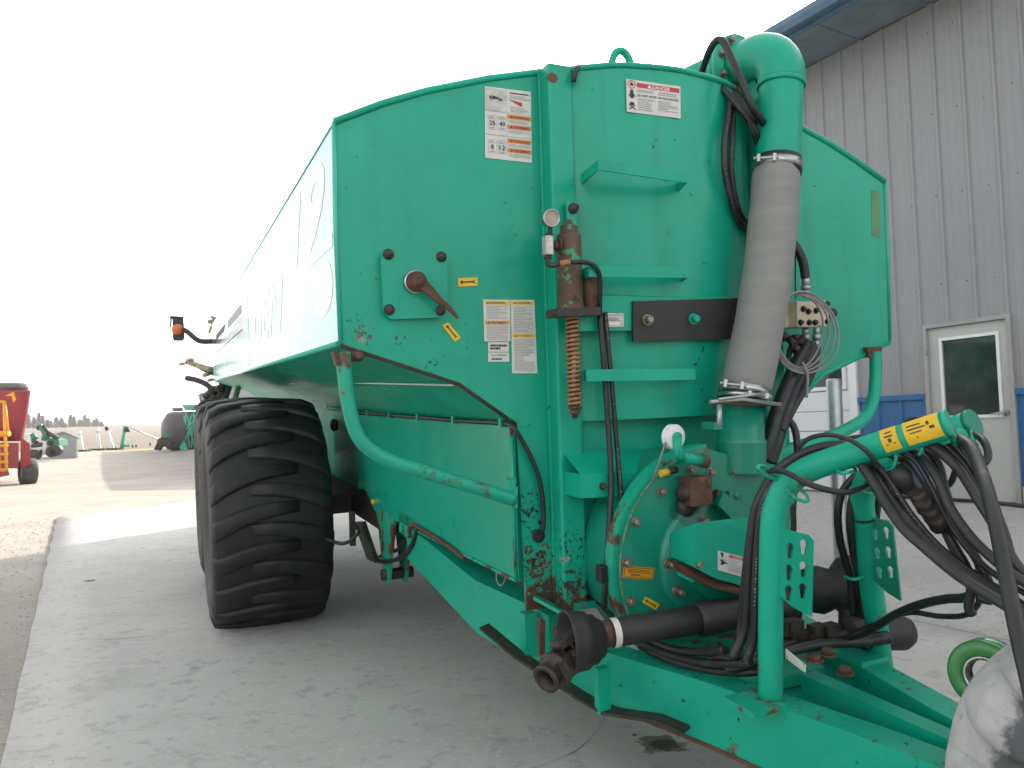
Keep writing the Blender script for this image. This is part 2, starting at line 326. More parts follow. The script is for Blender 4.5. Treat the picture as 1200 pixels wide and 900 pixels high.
_tx = {}
def textmesh(body, bold=.012, raw=False):
    if (body, bold) in _tx: return _tx[(body, bold)]
    cu = bpy.data.curves.new('t', 'FONT'); cu.body = body; cu.size = 1; cu.resolution_u = 3; cu.offset = bold
    o = bpy.data.objects.new('t', cu); COL.objects.link(o); bpy.context.view_layer.update()
    me = bpy.data.meshes.new_from_object(o.evaluated_get(bpy.context.evaluated_depsgraph_get()))
    v = np.array([x.co[:2] for x in me.vertices]); f = [list(p.vertices) for p in me.polygons]
    bpy.data.objects.remove(o); bpy.data.curves.remove(cu); bpy.data.meshes.remove(me)
    if not raw: v = (v-v.min(0))/(v.max(0)-v.min(0))
    _tx[(body, bold)] = (v, f); return _tx[(body, bold)]
def decal(name, cor, layers, parent, base='decal', thick=.0015, label=None, sub='lettering'):
    """cor: TL, TR, BR, BL as 3-D points; layer coordinates run 0..1 from the top left"""
    c = [np.array(q, float) for q in cor]; n = unit(np.cross(c[1]-c[0], c[3]-c[0]))
    view = w2t(CAM)-c[0]
    if n@view < 0: n = -n
    def at(x, y, k=0): return c[0]*(1-x)*(1-y)+c[1]*x*(1-y)+c[2]*x*y+c[3]*(1-x)*y + n*(thick+.0004*k)
    p = MB(); p.prism([q for q in c], n*thick); pl = p.build(name, base, parent)
    if label: pl['label'] = label
    mats = []; l = MB()
    def mi(m_):
        if m_ not in mats: mats.append(m_)
        return mats.index(m_)
    for k, y in enumerate(layers):
        kind, m_ = y[0], mi(y[1]); a = y[2:]; kk = 1+(k > 0)*1+k*.12
        if kind == 'rect': x0, y0, x1, y1 = a; l.add([at(x0, y0, kk), at(x1, y0, kk), at(x1, y1, kk), at(x0, y1, kk)], [(0, 1, 2, 3)], m_)
        elif kind == 'poly': l.add([at(q[0], q[1], kk) for q in a[0]], [list(range(len(a[0])))], m_)
        elif kind == 'text':
            body, x0, y0, x1, y1 = a; v, f = textmesh(body)
            l.add([at(x0+(x1-x0)*q[0], y1-(y1-y0)*q[1], kk) for q in v], f, m_)
        elif kind == 'lines':
            x0, y0, x1, y1, cnt, fill = a; rr = random.Random(int(x0*997+y0*131+cnt))
            for i in range(cnt):
                yy = y0+(y1-y0)*(i+.5)/cnt; hh = (y1-y0)/cnt*fill*.5; x = x0
                end = x0+(x1-x0)*(1 if rr.random() < .6 else rr.uniform(.45, .9))
                while x < end:
                    wd = (x1-x0)*rr.uniform(.06, .18); xe = min(end, x+wd)
                    l.add([at(x, yy-hh, kk), at(xe, yy-hh, kk), at(xe, yy+hh, kk), at(x, yy+hh, kk)], [(0, 1, 2, 3)], m_); x = xe+(x1-x0)*.02
        elif kind == 'ring':
            cx, cy, rx, ry, w_ = a; q = 20
            vs = [at(cx+math.cos(2*PI*i/q)*rx*s_, cy+math.sin(2*PI*i/q)*ry*s_, kk) for s_ in (1, 1-w_) for i in range(q)]
            l.add(vs, [(i, (i+1) % q, q+(i+1) % q, q+i) for i in range(q)], m_)
        elif kind == 'disc':
            cx, cy, rx, ry = a; l.add([at(cx+math.cos(2*PI*i/16)*rx, cy+math.sin(2*PI*i/16)*ry, kk) for i in range(16)], [list(range(16))], m_)
    if layers: l.build(sub, mats, pl)
    return pl
# ================================================================== SETTING: ground
def sheet(name, qs, ps, m, lift=0., hole=None):
    b = MB(); nq, npp = len(qs), len(ps); v = []
    for q in qs:
        for p in ps:
            x, y = (QD*q+QP*p)[:2]; v.append((x, y, hgt(x, y)+lift))
    f = [(i*npp+j, i*npp+j+1, (i+1)*npp+j+1, (i+1)*npp+j) for i in range(nq-1) for j in range(npp-1)]
    b.add(v, f, 0, True); return struct(b.build(name, m))
ps = [-900, -500, -300, -180, -110, -70, -45, -30] + [-22+1.5*i for i in range(33)] + [34, 45, 70, 110, 180, 300, 500, 900]
sheet('gravel_yard', [-60, -40, -28] + [-20+1.5*i for i in range(28)] + [24+3*i for i in range(13)] + [62], ps, 'gravel')
sheet('grass_verge', [62, 64, 66.5], ps, 'verge', .0)
sheet('field', [66.5, 70, 76, 84, 95, 110, 130, 160, 200, 260, 330, 420, 600, 900, 1400], ps, 'field')
# concrete apron between the gravel and the shop, rising to the shop door
def AT(a, t): return np.array([0, 0, 0.]) + WD*t - WN*a
TA0 = float(np.array([-2.604, 3.976, 0])@WD)
def apron_panel(a0, a1, t0, t1f, k):
    b = MB(); na, nt_ = max(2, int((a1-a0)/.35)), 30; v = []
    for i in range(na+1):
        a = a0+(a1-a0)*i/na
        for j in range(nt_+1):
            t = t0+(t1f(a)-t0)*j/nt_
            x, y, _ = AT(a + (.012*math.sin(t*9)+.008*math.sin(t*23) if i == 0 and k == 0 else 0), t); v.append((x, y, hgt(x, y)+.035))
    w_ = nt_+1; b.add(v, [(i*w_+j, i*w_+j+1, (i+1)*w_+j+1, (i+1)*w_+j) for i in range(na) for j in range(nt_)], 0, True)
    edge = [i*w_ for i in range(na+1)] + [na*w_+j for j in range(1, nt_+1)] + [(na-i)*w_+nt_ for i in range(1, na+1)] + [nt_-j for j in range(1, nt_)]
    n = len(v); b.add([(v[e][0], v[e][1], v[e][2]-.06) for e in edge], [])
    m_ = len(edge)
    for i in range(m_): b.f.append([edge[i], edge[(i+1) % m_], n+(i+1) % m_, n+i]); b.m.append(0); b.sm.append(False)
    return b
apron = bpy.data.objects.new('concrete_apron', None); COL.objects.link(apron); struct(apron); ORI['concrete_apron'] = np.zeros(3)
far = lambda a: 14.9+.95*max(a, 0)
for k, (a0, a1) in enumerate(((-.22, 4.6), (4.612, WA-.02))):
    apron_panel(a0, a1, -9, lambda a: 1.6, k).build('concrete_slab', 'conc', apron)
    apron_panel(a0, a1, 1.612, far, k).build('concrete_slab', 'conc', apron)
for pts in ([(.3, 2.2), (.9, 2.6), (1.6, 2.5), (2.4, 3.0), (3.1, 2.9), (4.2, 3.4), (4.55, 3.3)], [(5.2, .2), (5.9, .35), (6.6, .1), (7.4, .3), (8.6, .15)], [(-.1, 5.6), (.5, 5.4), (1.2, 5.8), (1.9, 5.7)], [(4.7, -.6), (5.4, -.9), (6.2, -.7), (7.0, -1.1), (8.4, -1.0)]):
    b = MB(); q = sp([np.array([a, t, 0.]) for a, t in pts], 8); rc_ = random.Random(int(pts[0][0]*100)+7); v = []
    for i, p in enumerate(q):
        w2 = .0022*rc_.uniform(.3, 1.3)*min(1, i/4+.1, (len(q)-1-i)/4+.1); o = rc_.uniform(-.012, .012)
        for s_ in (-1, 1):
            x, y, _ = AT(p[0]+s_*w2*.6, p[1]+o+s_*w2); v.append((x, y, hgt(x, y)+.0362))
    b.add(v, [(2*i, 2*i+2, 2*i+3, 2*i+1) for i in range(len(q)-1)]); b.build('crack', 'gasket', apron)
# loose stones on the yard and along the slab edge
b = MB(); rs = random.Random(3)
for i in range(1100):
    if i < 500: t = rs.uniform(1, 15); a = -.25-abs(rs.gauss(0, .5))
    elif i < 650: t = rs.uniform(3, 15); a = -.2+abs(rs.gauss(0, .25))
    else: t = rs.uniform(2, 20); a = rs.uniform(-4, -.3)
    x, y, _ = AT(a, t); r = rs.uniform(.004, .016)*(1.2 if a < -.2 else .35); z = hgt(x, y)+(.035 if a > -.2 else 0)+r*.12
    c = np.array([x, y, z]); q = [c+np.array([rs.uniform(.6, 1.2)*r*d[0], rs.uniform(.6, 1.2)*r*d[1], r*.42*d[2]]) for d in ((1, 0, 0), (-1, 0, 0), (0, 1, 0), (0, -1, 0), (0, 0, 1), (0, 0, -1))]
    b.add(q, [(0, 2, 4), (2, 1, 4), (1, 3, 4), (3, 0, 4), (2, 0, 5), (1, 2, 5), (3, 1, 5), (0, 3, 5)])
struct(b.build('loose_stones', 'stone'), 'stuff')

# ================================================================== SHOP BUILDING
ZE = 6.32; ZB = 1.62; ZF = .60; T_END = 13.0; T_BEG = -7.0
shop = thing('shop_building', 'tall grey metal sided shop with blue wainscot, white doors and blue eave beside the tanker', 'building', tuple(WP))
# siding: a profiled sheet between two heights, ribs are real folds
def siding(t0, t1, z0, z1, m, name, base=.0, parent=shop):
    prof = []; t = t0; n = max(1, round((t1-t0)/.3048)); st = (t1-t0)/n
    for i in range(n):
        a = t0+i*st
        prof += [(a, .0), (a+.012, .024), (a+.040, .024), (a+.060, .0), (a+.125, .0), (a+.135, .006), (a+.150, .006), (a+.160, .0), (a+.215, .0), (a+.225, .006), (a+.240, .006), (a+.250, .0)]
    prof.append((t1, .0)); b = MB(); v = []
    for (tt, o) in prof: v += [Wp(tt, z0, o+base), Wp(tt, z1, o+base)]
    b.add(v, [(2*i, 2*i+2, 2*i+3, 2*i+1) for i in range(len(prof)-1)], 0); o = b.build(name, m, parent); return o
W_ = .9144
spans = [(-.045-(i+1)*W_, -.045-i*W_) for i in range(7)]
first = {}
def place(t0, t1, z0, z1, m, name):
    key = (round(t1-t0, 3), z0, z1, m)
    if key in first:
        o0, tt = first[key]; o = o0.copy(); COL.objects.link(o); o.parent = shop; d = WD*(t0-tt); o.location = Vector(o0.location)+Vector(d)
    else: o = siding(t0, t1, z0, z1, m, name); first[key] = (o, t0)
    return o
for (a, c) in spans: place(a, c, ZB, ZE, 'wall', 'wall_panel'); place(a, c, ZF, ZB, 'wains', 'wainscot_panel')
place(-.045, .955, 2.475, ZE, 'wall', 'wall_panel')
place(.955, 1.885, ZB, ZE, 'wall', 'wall_panel'); place(.955, 1.885, ZF, ZB, 'wains', 'wainscot_panel')
for i in range(4): place(1.885+i*W_, 1.885+(i+1)*W_, 4.3, ZE, 'wall', 'wall_panel')
for i in range(8):
    t0 = 1.885+(4+i)*W_; t1 = min(t0+W_, T_END)
    if t1-t0 > .3: place(t0, t1, ZB, ZE, 'wall', 'wall_panel'); place(t0, t1, ZF, ZB, 'wains', 'wainscot_panel')
def wbox(b, t0, t1, z0, z1, o0, o1, mi=0):
    return b.hexa([Wp(t0, z0, o0), Wp(t1, z0, o0), Wp(t1, z0, o1), Wp(t0, z0, o1), Wp(t0, z1, o0), Wp(t1, z1, o0), Wp(t1, z1, o1), Wp(t0, z1, o1)], mi)
for (a, c) in ((T_BEG, -.05), (.96, 1.88), (5.56, T_END)): b = MB(); wbox(b, a, c, ZB-.03, ZB+.035, -.01, .034); b.build('wainscot_cap', 'wains', shop)
for (a, c) in ((T_BEG, -.06), (.97, 1.86), (5.6, T_END)): b = MB(); wbox(b, a, c, .2, ZF, -.15, .02); b.build('foundation', 'found', shop)
b = MB()
for i in range(60):                                       # screw rows on the ribs
    t = -6.4+.3048*i
    for z in (1.9, 2.9, 3.95, 4.95, 5.95):
        if 1.9 < t < 5.6 and z < 4.3 or -.05 < t < .96 and z < 2.5: continue
        b.cyl(Wp(t+.10, z+.02*((i*7) % 3), 0), Wp(t+.10, z+.02*((i*7) % 3), .007), .008, 5)
struct(b.build('panel_screws', 'bolt', shop), 'stuff')
# wall backing, gable ends and roof
OV = .62
zs = ZE; r_ = ray(928, 43); k_ = (ZE-CAMH)/r_[2]; X_ = CAM+r_*k_; OV = max(.35, float((X_-WP)@WN))
DEP = 14.0; SL = .28
b = MB(); wbox(b, T_BEG, -.05, .2, ZE, -DEP, -.06); wbox(b, .96, 1.88, .2, ZE, -DEP, -.06); wbox(b, 5.56, T_END-.01, .2, ZE, -DEP, -.06); wbox(b, 1.88, 5.56, 4.3, ZE, -DEP, -.065); wbox(b, -.05, .96, 2.48, ZE, -DEP, -.065)
wbox(b, -.05, 5.56, .2, 4.3, -DEP, -1.2)
b.build('inner_wall', 'wall', shop)
b = MB(); b.prism([Wp(T_END-.005, ZE, -.06), Wp(T_END-.005, ZE+SL*DEP/2, -DEP/2), Wp(T_END-.005, ZE, -DEP)], WD*.03); b.prism([Wp(T_BEG+.005, ZE, -.06), Wp(T_BEG+.005, ZE+SL*DEP/2, -DEP/2), Wp(T_BEG+.005, ZE, -DEP)], -WD*.03)
b.build('gable', 'wall', shop)
n = 44                                                    # soffit boards across the overhang
for i in range(n):
    a = T_BEG-.3+(T_END+.6-T_BEG)*i/n; c = a+(T_END+.6-T_BEG)/n-.006; b = MB(); wbox(b, a, c, ZE-.004*(i % 2), ZE+.02, .03, OV); b.build('soffit_board', 'soffit', shop)
b = MB(); wbox(b, T_BEG-.3, T_END+.3, ZE-.03, ZE+.10, OV, OV+.03); b.build('fascia', 'fascia', shop)
b = MB(); q = [(.03, .02), (.16, .02), (.19, .09), (.19, .17), (.165, .17), (.16, .10), (.14, .055), (.03, .055)]
b.prism([Wp(T_BEG-.3, ZE+z, OV+o) for (o, z) in q], WD*(T_END+.6-T_BEG)); b.build('gutter', 'fascia', shop)
b = MB()
for s_ in (0, 1):
    e0 = OV+.03 if s_ == 0 else -DEP-OV; zz = ZE+.12-SL*.0
    b.prism([Wp(T_BEG-.3, zz, e0), Wp(T_BEG-.3, zz+SL*(DEP/2+OV), -DEP/2), Wp(T_BEG-.3, zz+SL*(DEP/2+OV)+.04, -DEP/2), Wp(T_BEG-.3, zz+.04, e0)], WD*(T_END+.6-T_BEG))
b.build('roof', 'roof', shop)
# walk door
dr = MB()
DZ0, DZ1, DT0, DT1 = .425, 2.425, .005, .905
gl = [(.135, 1.385), (.745, 2.265)]                        # glass opening (t, z)
fr = MB(); wbox(fr, -.045, .004, .40, 2.475, -.10, .035); wbox(fr, .906, .955, .40, 2.475, -.10, .035); wbox(fr, .004, .906, 2.428, 2.475, -.10, .035)
fr.build('door_frame', 'frame', shop)
th = MB(); wbox(th, -.02, .93, .36, .42, -.10, .07); th.build('door_sill', 'found', shop)
wbox(dr, DT0, gl[0][0], DZ0, DZ1, -.06, -.015); wbox(dr, gl[1][0], DT1, DZ0, DZ1, -.06, -.015); wbox(dr, gl[0][0], gl[1][0], DZ0, gl[0][1], -.06, -.015); wbox(dr, gl[0][0], gl[1][0], gl[1][1], DZ1, -.06, -.015)
door = dr.build('door', 'door', shop)
wf = MB(); g0, g1 = gl; e = .035
wbox(wf, g0[0]-e, g0[0], g0[1]-e, g1[1]+e, -.05, .002); wbox(wf, g1[0], g1[0]+e, g0[1]-e, g1[1]+e, -.05, .002); wbox(wf, g0[0], g1[0], g0[1]-e, g0[1], -.05, .002); wbox(wf, g0[0], g1[0], g1[1], g1[1]+e, -.05, .002)
wf.build('window_frame', 'trim', door)
g = MB(); wbox(g, g0[0]+.001, g1[0]-.001, g0[1]+.001, g1[1]-.001, -.045, -.035); g.build('pane', 'glass', door)
h = MB(); kt, kz = .075, 1.40
h.cyl(Wp(kt, kz, -.015), Wp(kt, kz, .0), .034, 16); h.cyl(Wp(kt, kz, 0), Wp(kt, kz, .055), .013, 10); h.tube([Wp(kt, kz, .055), Wp(kt+.02, kz, .058), Wp(kt+.135, kz-.012, .05)], [.013, .013, .009], 10); h.ball(Wp(kt, kz, .05), .018)
h.build('door_handle', 'galv', door)
for z in (.62, 1.38, 2.12):
    hg = MB(); wbox(hg, .893, .925, z, z+.11, .036, .042); hg.cyl(Wp(.904, z-.01, .044), Wp(.904, z+.12, .044), .009, 8); hg.build('hinge', 'frame', door)
# overhead door
wt = MB(); wbox(wt, 1.875, 1.99, .36, 4.3, -.06, .04); wbox(wt, 5.45, 5.56, .36, 4.3, -.06, .04); wbox(wt, 1.99, 5.45, 4.2, 4.32, -.06, .04); wt.build('door_trim', 'trim', shop)
od = MB(); od.add([], []); nsec = 7; hh = (4.2-.42)/nsec
wn = (2.13, 2.75, 1.80, 2.18)
base = MB(); wbox(base, 1.99, 5.45, .40, 4.2, -.14, -.10); ohd = base.build('overhead_door', 'ohdoor', shop)
for i in range(nsec):
    z0 = .42+i*hh; sec = MB()
    wbox(sec, 1.992, 5.448, z0+.004, z0+hh*.5-.006, -.10, -.045); wbox(sec, 1.992, 5.448, z0+hh*.5+.006, z0+hh-.004, -.10, -.045); sec.build('door_section', 'ohdoor', ohd)
for t in (2.13, 3.0, 3.87, 4.74):
    wfm = MB(); wbox(wfm, t-.05, t+.66, 1.78, 1.83, -.045, -.025); wbox(wfm, t-.05, t+.66, 2.23, 2.28, -.045, -.025); wbox(wfm, t-.05, t, 1.83, 2.23, -.045, -.025); wbox(wfm, t+.61, t+.66, 1.83, 2.23, -.045, -.025); wfm.build('window_frame', 'trim', ohd)
    pn = MB(); wbox(pn, t, t+.61, 1.83, 2.23, -.045, -.035); pn.build('pane', 'glass', ohd)
# second shop farther along the yard, behind the tanker
sh2 = thing('far_shop_building', 'long low grey shop farther down the yard hidden behind the tanker', 'building', tuple(WP+WD*23))
b = MB(); wbox(b, 24, 62, .0, 4.9, -11, -.02); b.build('wall', 'wall', sh2)
b = MB(); b.prism([Wp(23.7, 4.9, .4), Wp(23.7, 4.9+.28*5.8, -5.5), Wp(23.7, 4.9, -11.4)], WD*38.6); b.build('roof', 'roof', sh2)
# steel bollard in front of the overhead door
bp = G(987, 668); bz = hgt(bp[0], bp[1])+.03
bt = P(980, 443, (bp-CAM)@FWD)
bl = MB(); bl.lathe((bp[0], bp[1], bz), (0, 0, 1), [(-.1, .062), (bt[2]-bz-.02, .062), (bt[2]-bz, .055), (bt[2]-bz+.001, .001)], 20)
bo = bl.build('bollard', 'galv'); tag(bo, 'bare steel pipe bollard standing in front of the white overhead door', 'bollard')
# black cable lying along the walk door sill
pts = [Wp(t, .40+z, o) for (t, o, z) in ((1.7, .16, .02), (1.2, .20, .01), (.9, .13, .02), (.6, .17, .035), (.3, .14, .05), (.05, .22, .03), (-.15, .3, .0), (-.6, .42, -.01), (-1.4, .4, -.0))]
for i, p in enumerate(pts): pts[i] = np.array([p[0], p[1], hgt(p[0], p[1])+.035+.025])
c = MB(); c.tube(sp(pts, 6), .02, 8)
tag(c.build('rubber_hose', 'black'), 'black rubber hose lying on the concrete along the foot of the grey walk door', 'hose')
# ================================================================== BACKGROUND THINGS
# red feed mixer wagon at the left edge
mz = 23.3
wb = G(32, 568); mz = float((wb-CAM)@FWD); RM = ray(20, 520)
def Q(px, py, dz=0.): return P(px, py, mz+dz)
mx = thing('feed_mixer_wagon', 'dark red feed mixer wagon with a grey rubber top band and yellow ladder', 'wagon', tuple(G(0, 570)))
b = MB()                                                   # tapered tub: rounded lofted rings
def ring(x0, x1, y, d0, d1, n=20):
    out = []
    for i in range(n):
        a = 2*PI*i/n; cx, cz = math.cos(a), math.sin(a); k = (abs(cx)**5+abs(cz)**5)**(-.2)
        out.append(Q((x0+x1)/2+(x1-x0)/2*cx*k, y, (d0+d1)/2+(d1-d0)/2*cz*k))
    return out
def loft(b, rings, mi=0, caps=True):
    n = len(rings[0]); v = [p for r in rings for p in r]
    b.add(v, [(i*n+k, i*n+(k+1) % n, (i+1)*n+(k+1) % n, (i+1)*n+k) for i in range(len(rings)-1) for k in range(n)], mi, True)
    if caps:
        q = len(b.v)-len(v); b.f += [[q+k for k in range(n)][::-1], [q+(len(rings)-1)*n+k for k in range(n)]]; b.m += [mi, mi]; b.sm += [False, False]
loft(b, [ring(-160, 27, 517, .3, 2.6), ring(-164, 32, 490, .15, 2.8), ring(-168, 36, 459, 0, 3.0), ring(-169, 38, 457, 0, 3.0)]); tub = b.build('tub', 'mixred', mx)
b = MB(); loft(b, [ring(-166, 33, 457, .05, 2.95), ring(-167, 34, 449, .05, 2.95)]); b.build('rubber_band', 'greyrub', mx)
b = MB(); loft(b, [ring(-165, 31, 449.2, .1, 2.9), ring(-165, 31, 448.6, .1, 2.9)]); b.build('rim_pipe', 'galv', mx)
b = MB(); b.prism([Q(-120, 519, .2), Q(22, 519, .2), Q(22, 549, .2), Q(-120, 549, .2)], RM*2.2); b.prism([Q(24, 512, .1), Q(35, 520, .1), Q(36, 545, .1), Q(24, 549, .1)], RM*.5); b.build('undercarriage', 'mixred', mx)
b = MB(); b.prism([Q(6, 464, -.25), Q(16, 459, -.25), Q(19, 468, -.25), Q(15, 472, -.25), Q(14, 464, -.25)], RM*.06); b.build('hook_bracket', 'oyellow', mx)
lad = MB()
for x in (-4, 4.5): lad.tube([Q(x, 471, -.45), Q(x+1.4, 510, -.45), Q(x+3.5, 556, -.45)], .045, 8)
lad.tube([Q(5, 470, -.45), Q(10, 508, -.4)], .04, 8); lad.tube([Q(-4, 471, -.45), Q(4.5, 471, -.45)], .04, 8)
for y in (508, 522, 532, 541, 550): lad.tube([Q(-3, y+1, -.45), Q(9+(y < 510)*2, y, -.45)], .04 if y > 510 else .09, 8)
lad.build('ladder', 'oyellow', mx)
b = MB(); b.prism([Q(-20, 555, -.5), Q(10, 552, -.5), Q(11, 557, -.5), Q(-20, 563, -.5)], RM*.3); b.build('step_guard', 'mixred', mx)
def plainwheel(c, ax, R, wd, parent, hubm='galv'):
    t = MB(); t.lathe(c, ax, [(-wd*.36, R*.55), (-wd*.5, R*.72), (-wd*.5, R*.88), (-wd*.4, R*.97), (0, R), (wd*.4, R*.97), (wd*.5, R*.88), (wd*.5, R*.72), (wd*.36, R*.55)], 28); ty = t.build('wheel', 'tyreside', parent)
    r = MB(); r.lathe(c, ax, [(-wd*.3, .01), (-wd*.3, R*.45), (-wd*.38, R*.56), (wd*.38, R*.56), (wd*.3, R*.45), (wd*.3, .01)], 24); r.build('rim', hubm, ty)
wc = Q(33, 552.5, .5); plainwheel(wc, unit(np.array([.72, .69, 0])), .415, .42, mx); plainwheel(wc-np.array([2.1, .2, 0]), unit(np.array([.72, .69, 0])), .415, .42, mx)

# small grey shed
sb = G(75, 537); sz = float((sb-CAM)@FWD); RS = ray(75, 522)
def S(px, py, dz=0.): return P(px, py, sz+dz)
shd = thing('garden_shed', 'small grey shed with a pale gabled roof on the gravel left of the augers', 'shed', tuple(sb))
b = MB(); b.prism([S(60, 510, 0), S(74, 507, 0), S(91, 514, 0), S(91, 538, 0), S(60, 539, 0)], RS*2.4); b.build('wall', 'shed', shd)
b = MB(); b.prism([S(58, 511, -.2), S(74, 506.2, -.2), S(93.5, 514.5, -.2), S(93.5, 513, -.2), S(74, 504.6, -.2), S(58, 509.5, -.2)], RS*2.8); b.build('roof', 'shedroof', shd)
b = MB(); b.prism([S(89.8, 514.5, -.06), S(91.4, 515, -.06), S(91.4, 538, -.06), S(89.8, 538, -.06)], RS*.06); b.build('corner_trim', 'trim', shd)
# leaning white tubes
for (x0, y0, x1, y1, w_, lb) in ((93, 507, 97, 529, 3.4, 'short white tube leaning upright just right of the grey shed'), (114, 504, 117, 527.5, 3.4, 'white tube standing nearly upright midway between the shed and the green auger'), (125, 501.5, 133, 527, 3.4, 'white tube tilted to the left beside the pale green auger')):
    g0 = G(x1, y1); zz = float((g0-CAM)@FWD); t = MB(); r = w_*.5/FPX*zz; a, c = P(x0, y0, zz), P(x1, y1, zz); d = unit(c-a)
    t.lathe(a, d, [(0, .01), (0, r*.8), (.02, r), (np.linalg.norm(c-a), r), (np.linalg.norm(c-a)+.05, r*1.15), (np.linalg.norm(c-a)+.12, r*1.15), (np.linalg.norm(c-a)+.12, .01)], 12)
    tb = thing('grain_tube', lb, 'tube', tuple(g0), 'white tubes leaning along the field edge'); t.build('pipe', 'tubewhite', tb)
    k = MB(); k.box(c+np.array([-.45, -.4, -.1]), c+np.array([.45, .4, .12])); k.build('foot', 'darkiron', tb)
    k = MB(); k.lathe(a-d*.1, d, [(0, .01), (0, r*1.2), (.3, r*1.2), (.3, .01)], 10); k.build('collar', 'darkiron' if x1 == 133 else 'tubewhite', tb)
# green auger with a long white tube
ga = G(142, 527); az_ = float((ga-CAM)@FWD); au = thing('grain_auger', 'pale green auger post with a long white tube slanting down to the right', 'auger', tuple(ga))
t = MB(); t.tube([P(146.5, 499, az_), P(142.5, 526, az_)], 2.0/FPX*az_, 12); t.build('post_tube', 'augreen', au)
t = MB(); t.tube([P(149, 499.5, az_), P(188, 516, az_+3)], 1.05/FPX*az_, 10); t.build('long_tube', 'tubewhite', au)
t = MB(); t.tube([P(147, 511, az_), P(152, 518.5, az_)], .5/FPX*az_, 8); t.build('strut', 'tubewhite', au)
t = MB(); t.lathe(P(149, 503.5, az_), RGT, [(-.15, .01), (-.15, .2), (.15, .2), (.15, .01)], 10); t.build('gearbox', 'darkiron', au)
t = MB(); t.hexa([P(145, 524, az_), P(152, 524, az_), P(152, 524, az_+.8), P(145, 524, az_+.8), P(145, 521, az_), P(152, 521, az_), P(152, 521, az_+.8), P(145, 521, az_+.8)]); t.build('hopper', 'augreen', au)
# dark tank implement behind the big tyre
dg = G(190, 529); dz = float((dg-CAM)@FWD)
def K(px, py, o=0.): return P(px, py, dz+o)
dt = thing('dark_slurry_tank', 'dark round slurry tank with green hopper and frame parked at the field edge', 'slurry tank', tuple(dg))
t = MB(); ax = unit(RGT*.80+FWD*.6); c0 = K(209, 505); r = 22.5/FPX*dz
t.lathe(c0, ax, [(-1.0, .01), (-.95, r*.6), (-.7, r*.92), (-.45, r), (4.5, r), (4.7, r*.7), (4.75, .01)], 28); t.build('tank', 'tankblk', dt)
t = MB(); t.lathe(K(208, 480, .5), UPV, [(-.1, .35), (.12, .35), (.12, .01)], 14); t.build('lid', 'tankblk', dt)
t = MB(); t.prism([K(213, 474.5), K(229, 474.5), K(226, 481), K(217, 481)], FWD*1.2); t.build('hopper', 'augreen', dt)
t = MB(); rr = random.Random(5)
for i in range(16): t.tube([K(rr.uniform(216, 232), rr.uniform(482, 506), -.8), K(rr.uniform(212, 228), rr.uniform(500, 526), -.9)], .055, 6)
t.prism([K(210, 524, -1), K(216, 517, -1), K(220, 527, -1), K(212, 528, -1)], FWD*.4); t.build('frame', 'augreen', dt)
t = MB()
for i in range(8): t.tube([K(rr.uniform(193, 202), rr.uniform(503, 510), -1.2), K(rr.uniform(193, 204), rr.uniform(510, 517), -1.2)], .10, 6)
t.build('hitch_frame', 'pumpgreen', dt)
t = MB()
for i in range(16): t.tube(sp([K(rr.uniform(181, 190), rr.uniform(513, 528), -1.4), K(rr.uniform(188, 197), rr.uniform(512, 520), -1.4), K(rr.uniform(193, 204), rr.uniform(518, 528), -1.4)], 3), .07, 6)
t.build('tillage_tools', 'darkiron', dt)
# green implement behind the mixer wagon
ig = G(38, 540); iz = float((ig-CAM)@FWD)
def I(px, py, o=0.): return P(px, py, iz+o)
im = thing('green_implement', 'old green farm implement with folded arms between the red wagon and the grey shed', 'implement', tuple(ig))
t = MB()
for a, c in (((33, 523), (62, 519)), ((33, 531), (68, 527)), ((36, 514), (44, 519)), ((44, 502), (50, 499)), ((50, 499), (57, 509)), ((57, 508), (68, 514))): t.tube([I(*a), I(*c)], .13, 7)
t.build('frame_bars', 'darkiron', im)
t = MB(); t.prism([I(58, 513), I(69, 516), I(70, 523), I(60, 525), I(55, 518)], FWD*.8); t.prism([I(52, 507), I(57, 508), I(60, 515), I(55, 516)], FWD*.4)
for a, c in (((48, 500), (55, 510)), ((37, 509), (42, 515)), ((54, 506), (52, 516))): t.tube([I(*a), I(*c)], .16, 7)
t.build('body', 'pumpgreen', im)
t = MB(); t.tube([I(36, 508), I(35, 538)], .16, 8); t.tube([I(54, 518), I(53, 533)], .16, 8); t.build('stand', 'tubewhite', im)
for x, y in ((41, 533), (62, 529), (66, 528)):
    t = MB(); t.lathe(I(x, y, -.2), FWD, [(-.2, .01), (-.2, .3), (.2, .3), (.2, .01)], 12); t.build('gauge_wheel', 'darkiron', im)
# dark row of small implement wheels at the verge
for x, y, wl_ in ((105, 527.3, 'dark wheel on the verge between the shed tube and the upright white tube'), (121, 526.3, 'dark wheel on the verge just right of the upright white tube'), (126, 526, 'dark wheel on the verge just left of the tilted white tube foot'), (135.5, 525.5, 'dark wheel on the verge between the tilted tube and the green auger'), (155.5, 523, 'first of two dark wheels together right of the green auger'), (159.5, 522.6, 'second of two dark wheels together right of the green auger'), (176, 520.6, 'lone dark wheel under the long white auger tube')):
    g0 = G(x, y+1.5); zz = float((g0-CAM)@FWD); t = MB(); r = 1.7/FPX*zz; t.lathe(g0+np.array([0, 0, r*.95]), unit(np.array([.8, .5, 0])), [(-r*.5, .02), (-r*.5, r*.8), (-r*.3, r), (r*.3, r), (r*.5, r*.8), (r*.5, .02)], 12)
    tag(t.build('spare_wheel', 'darkiron'), wl_, 'wheel', 'dark wheels along the field edge')
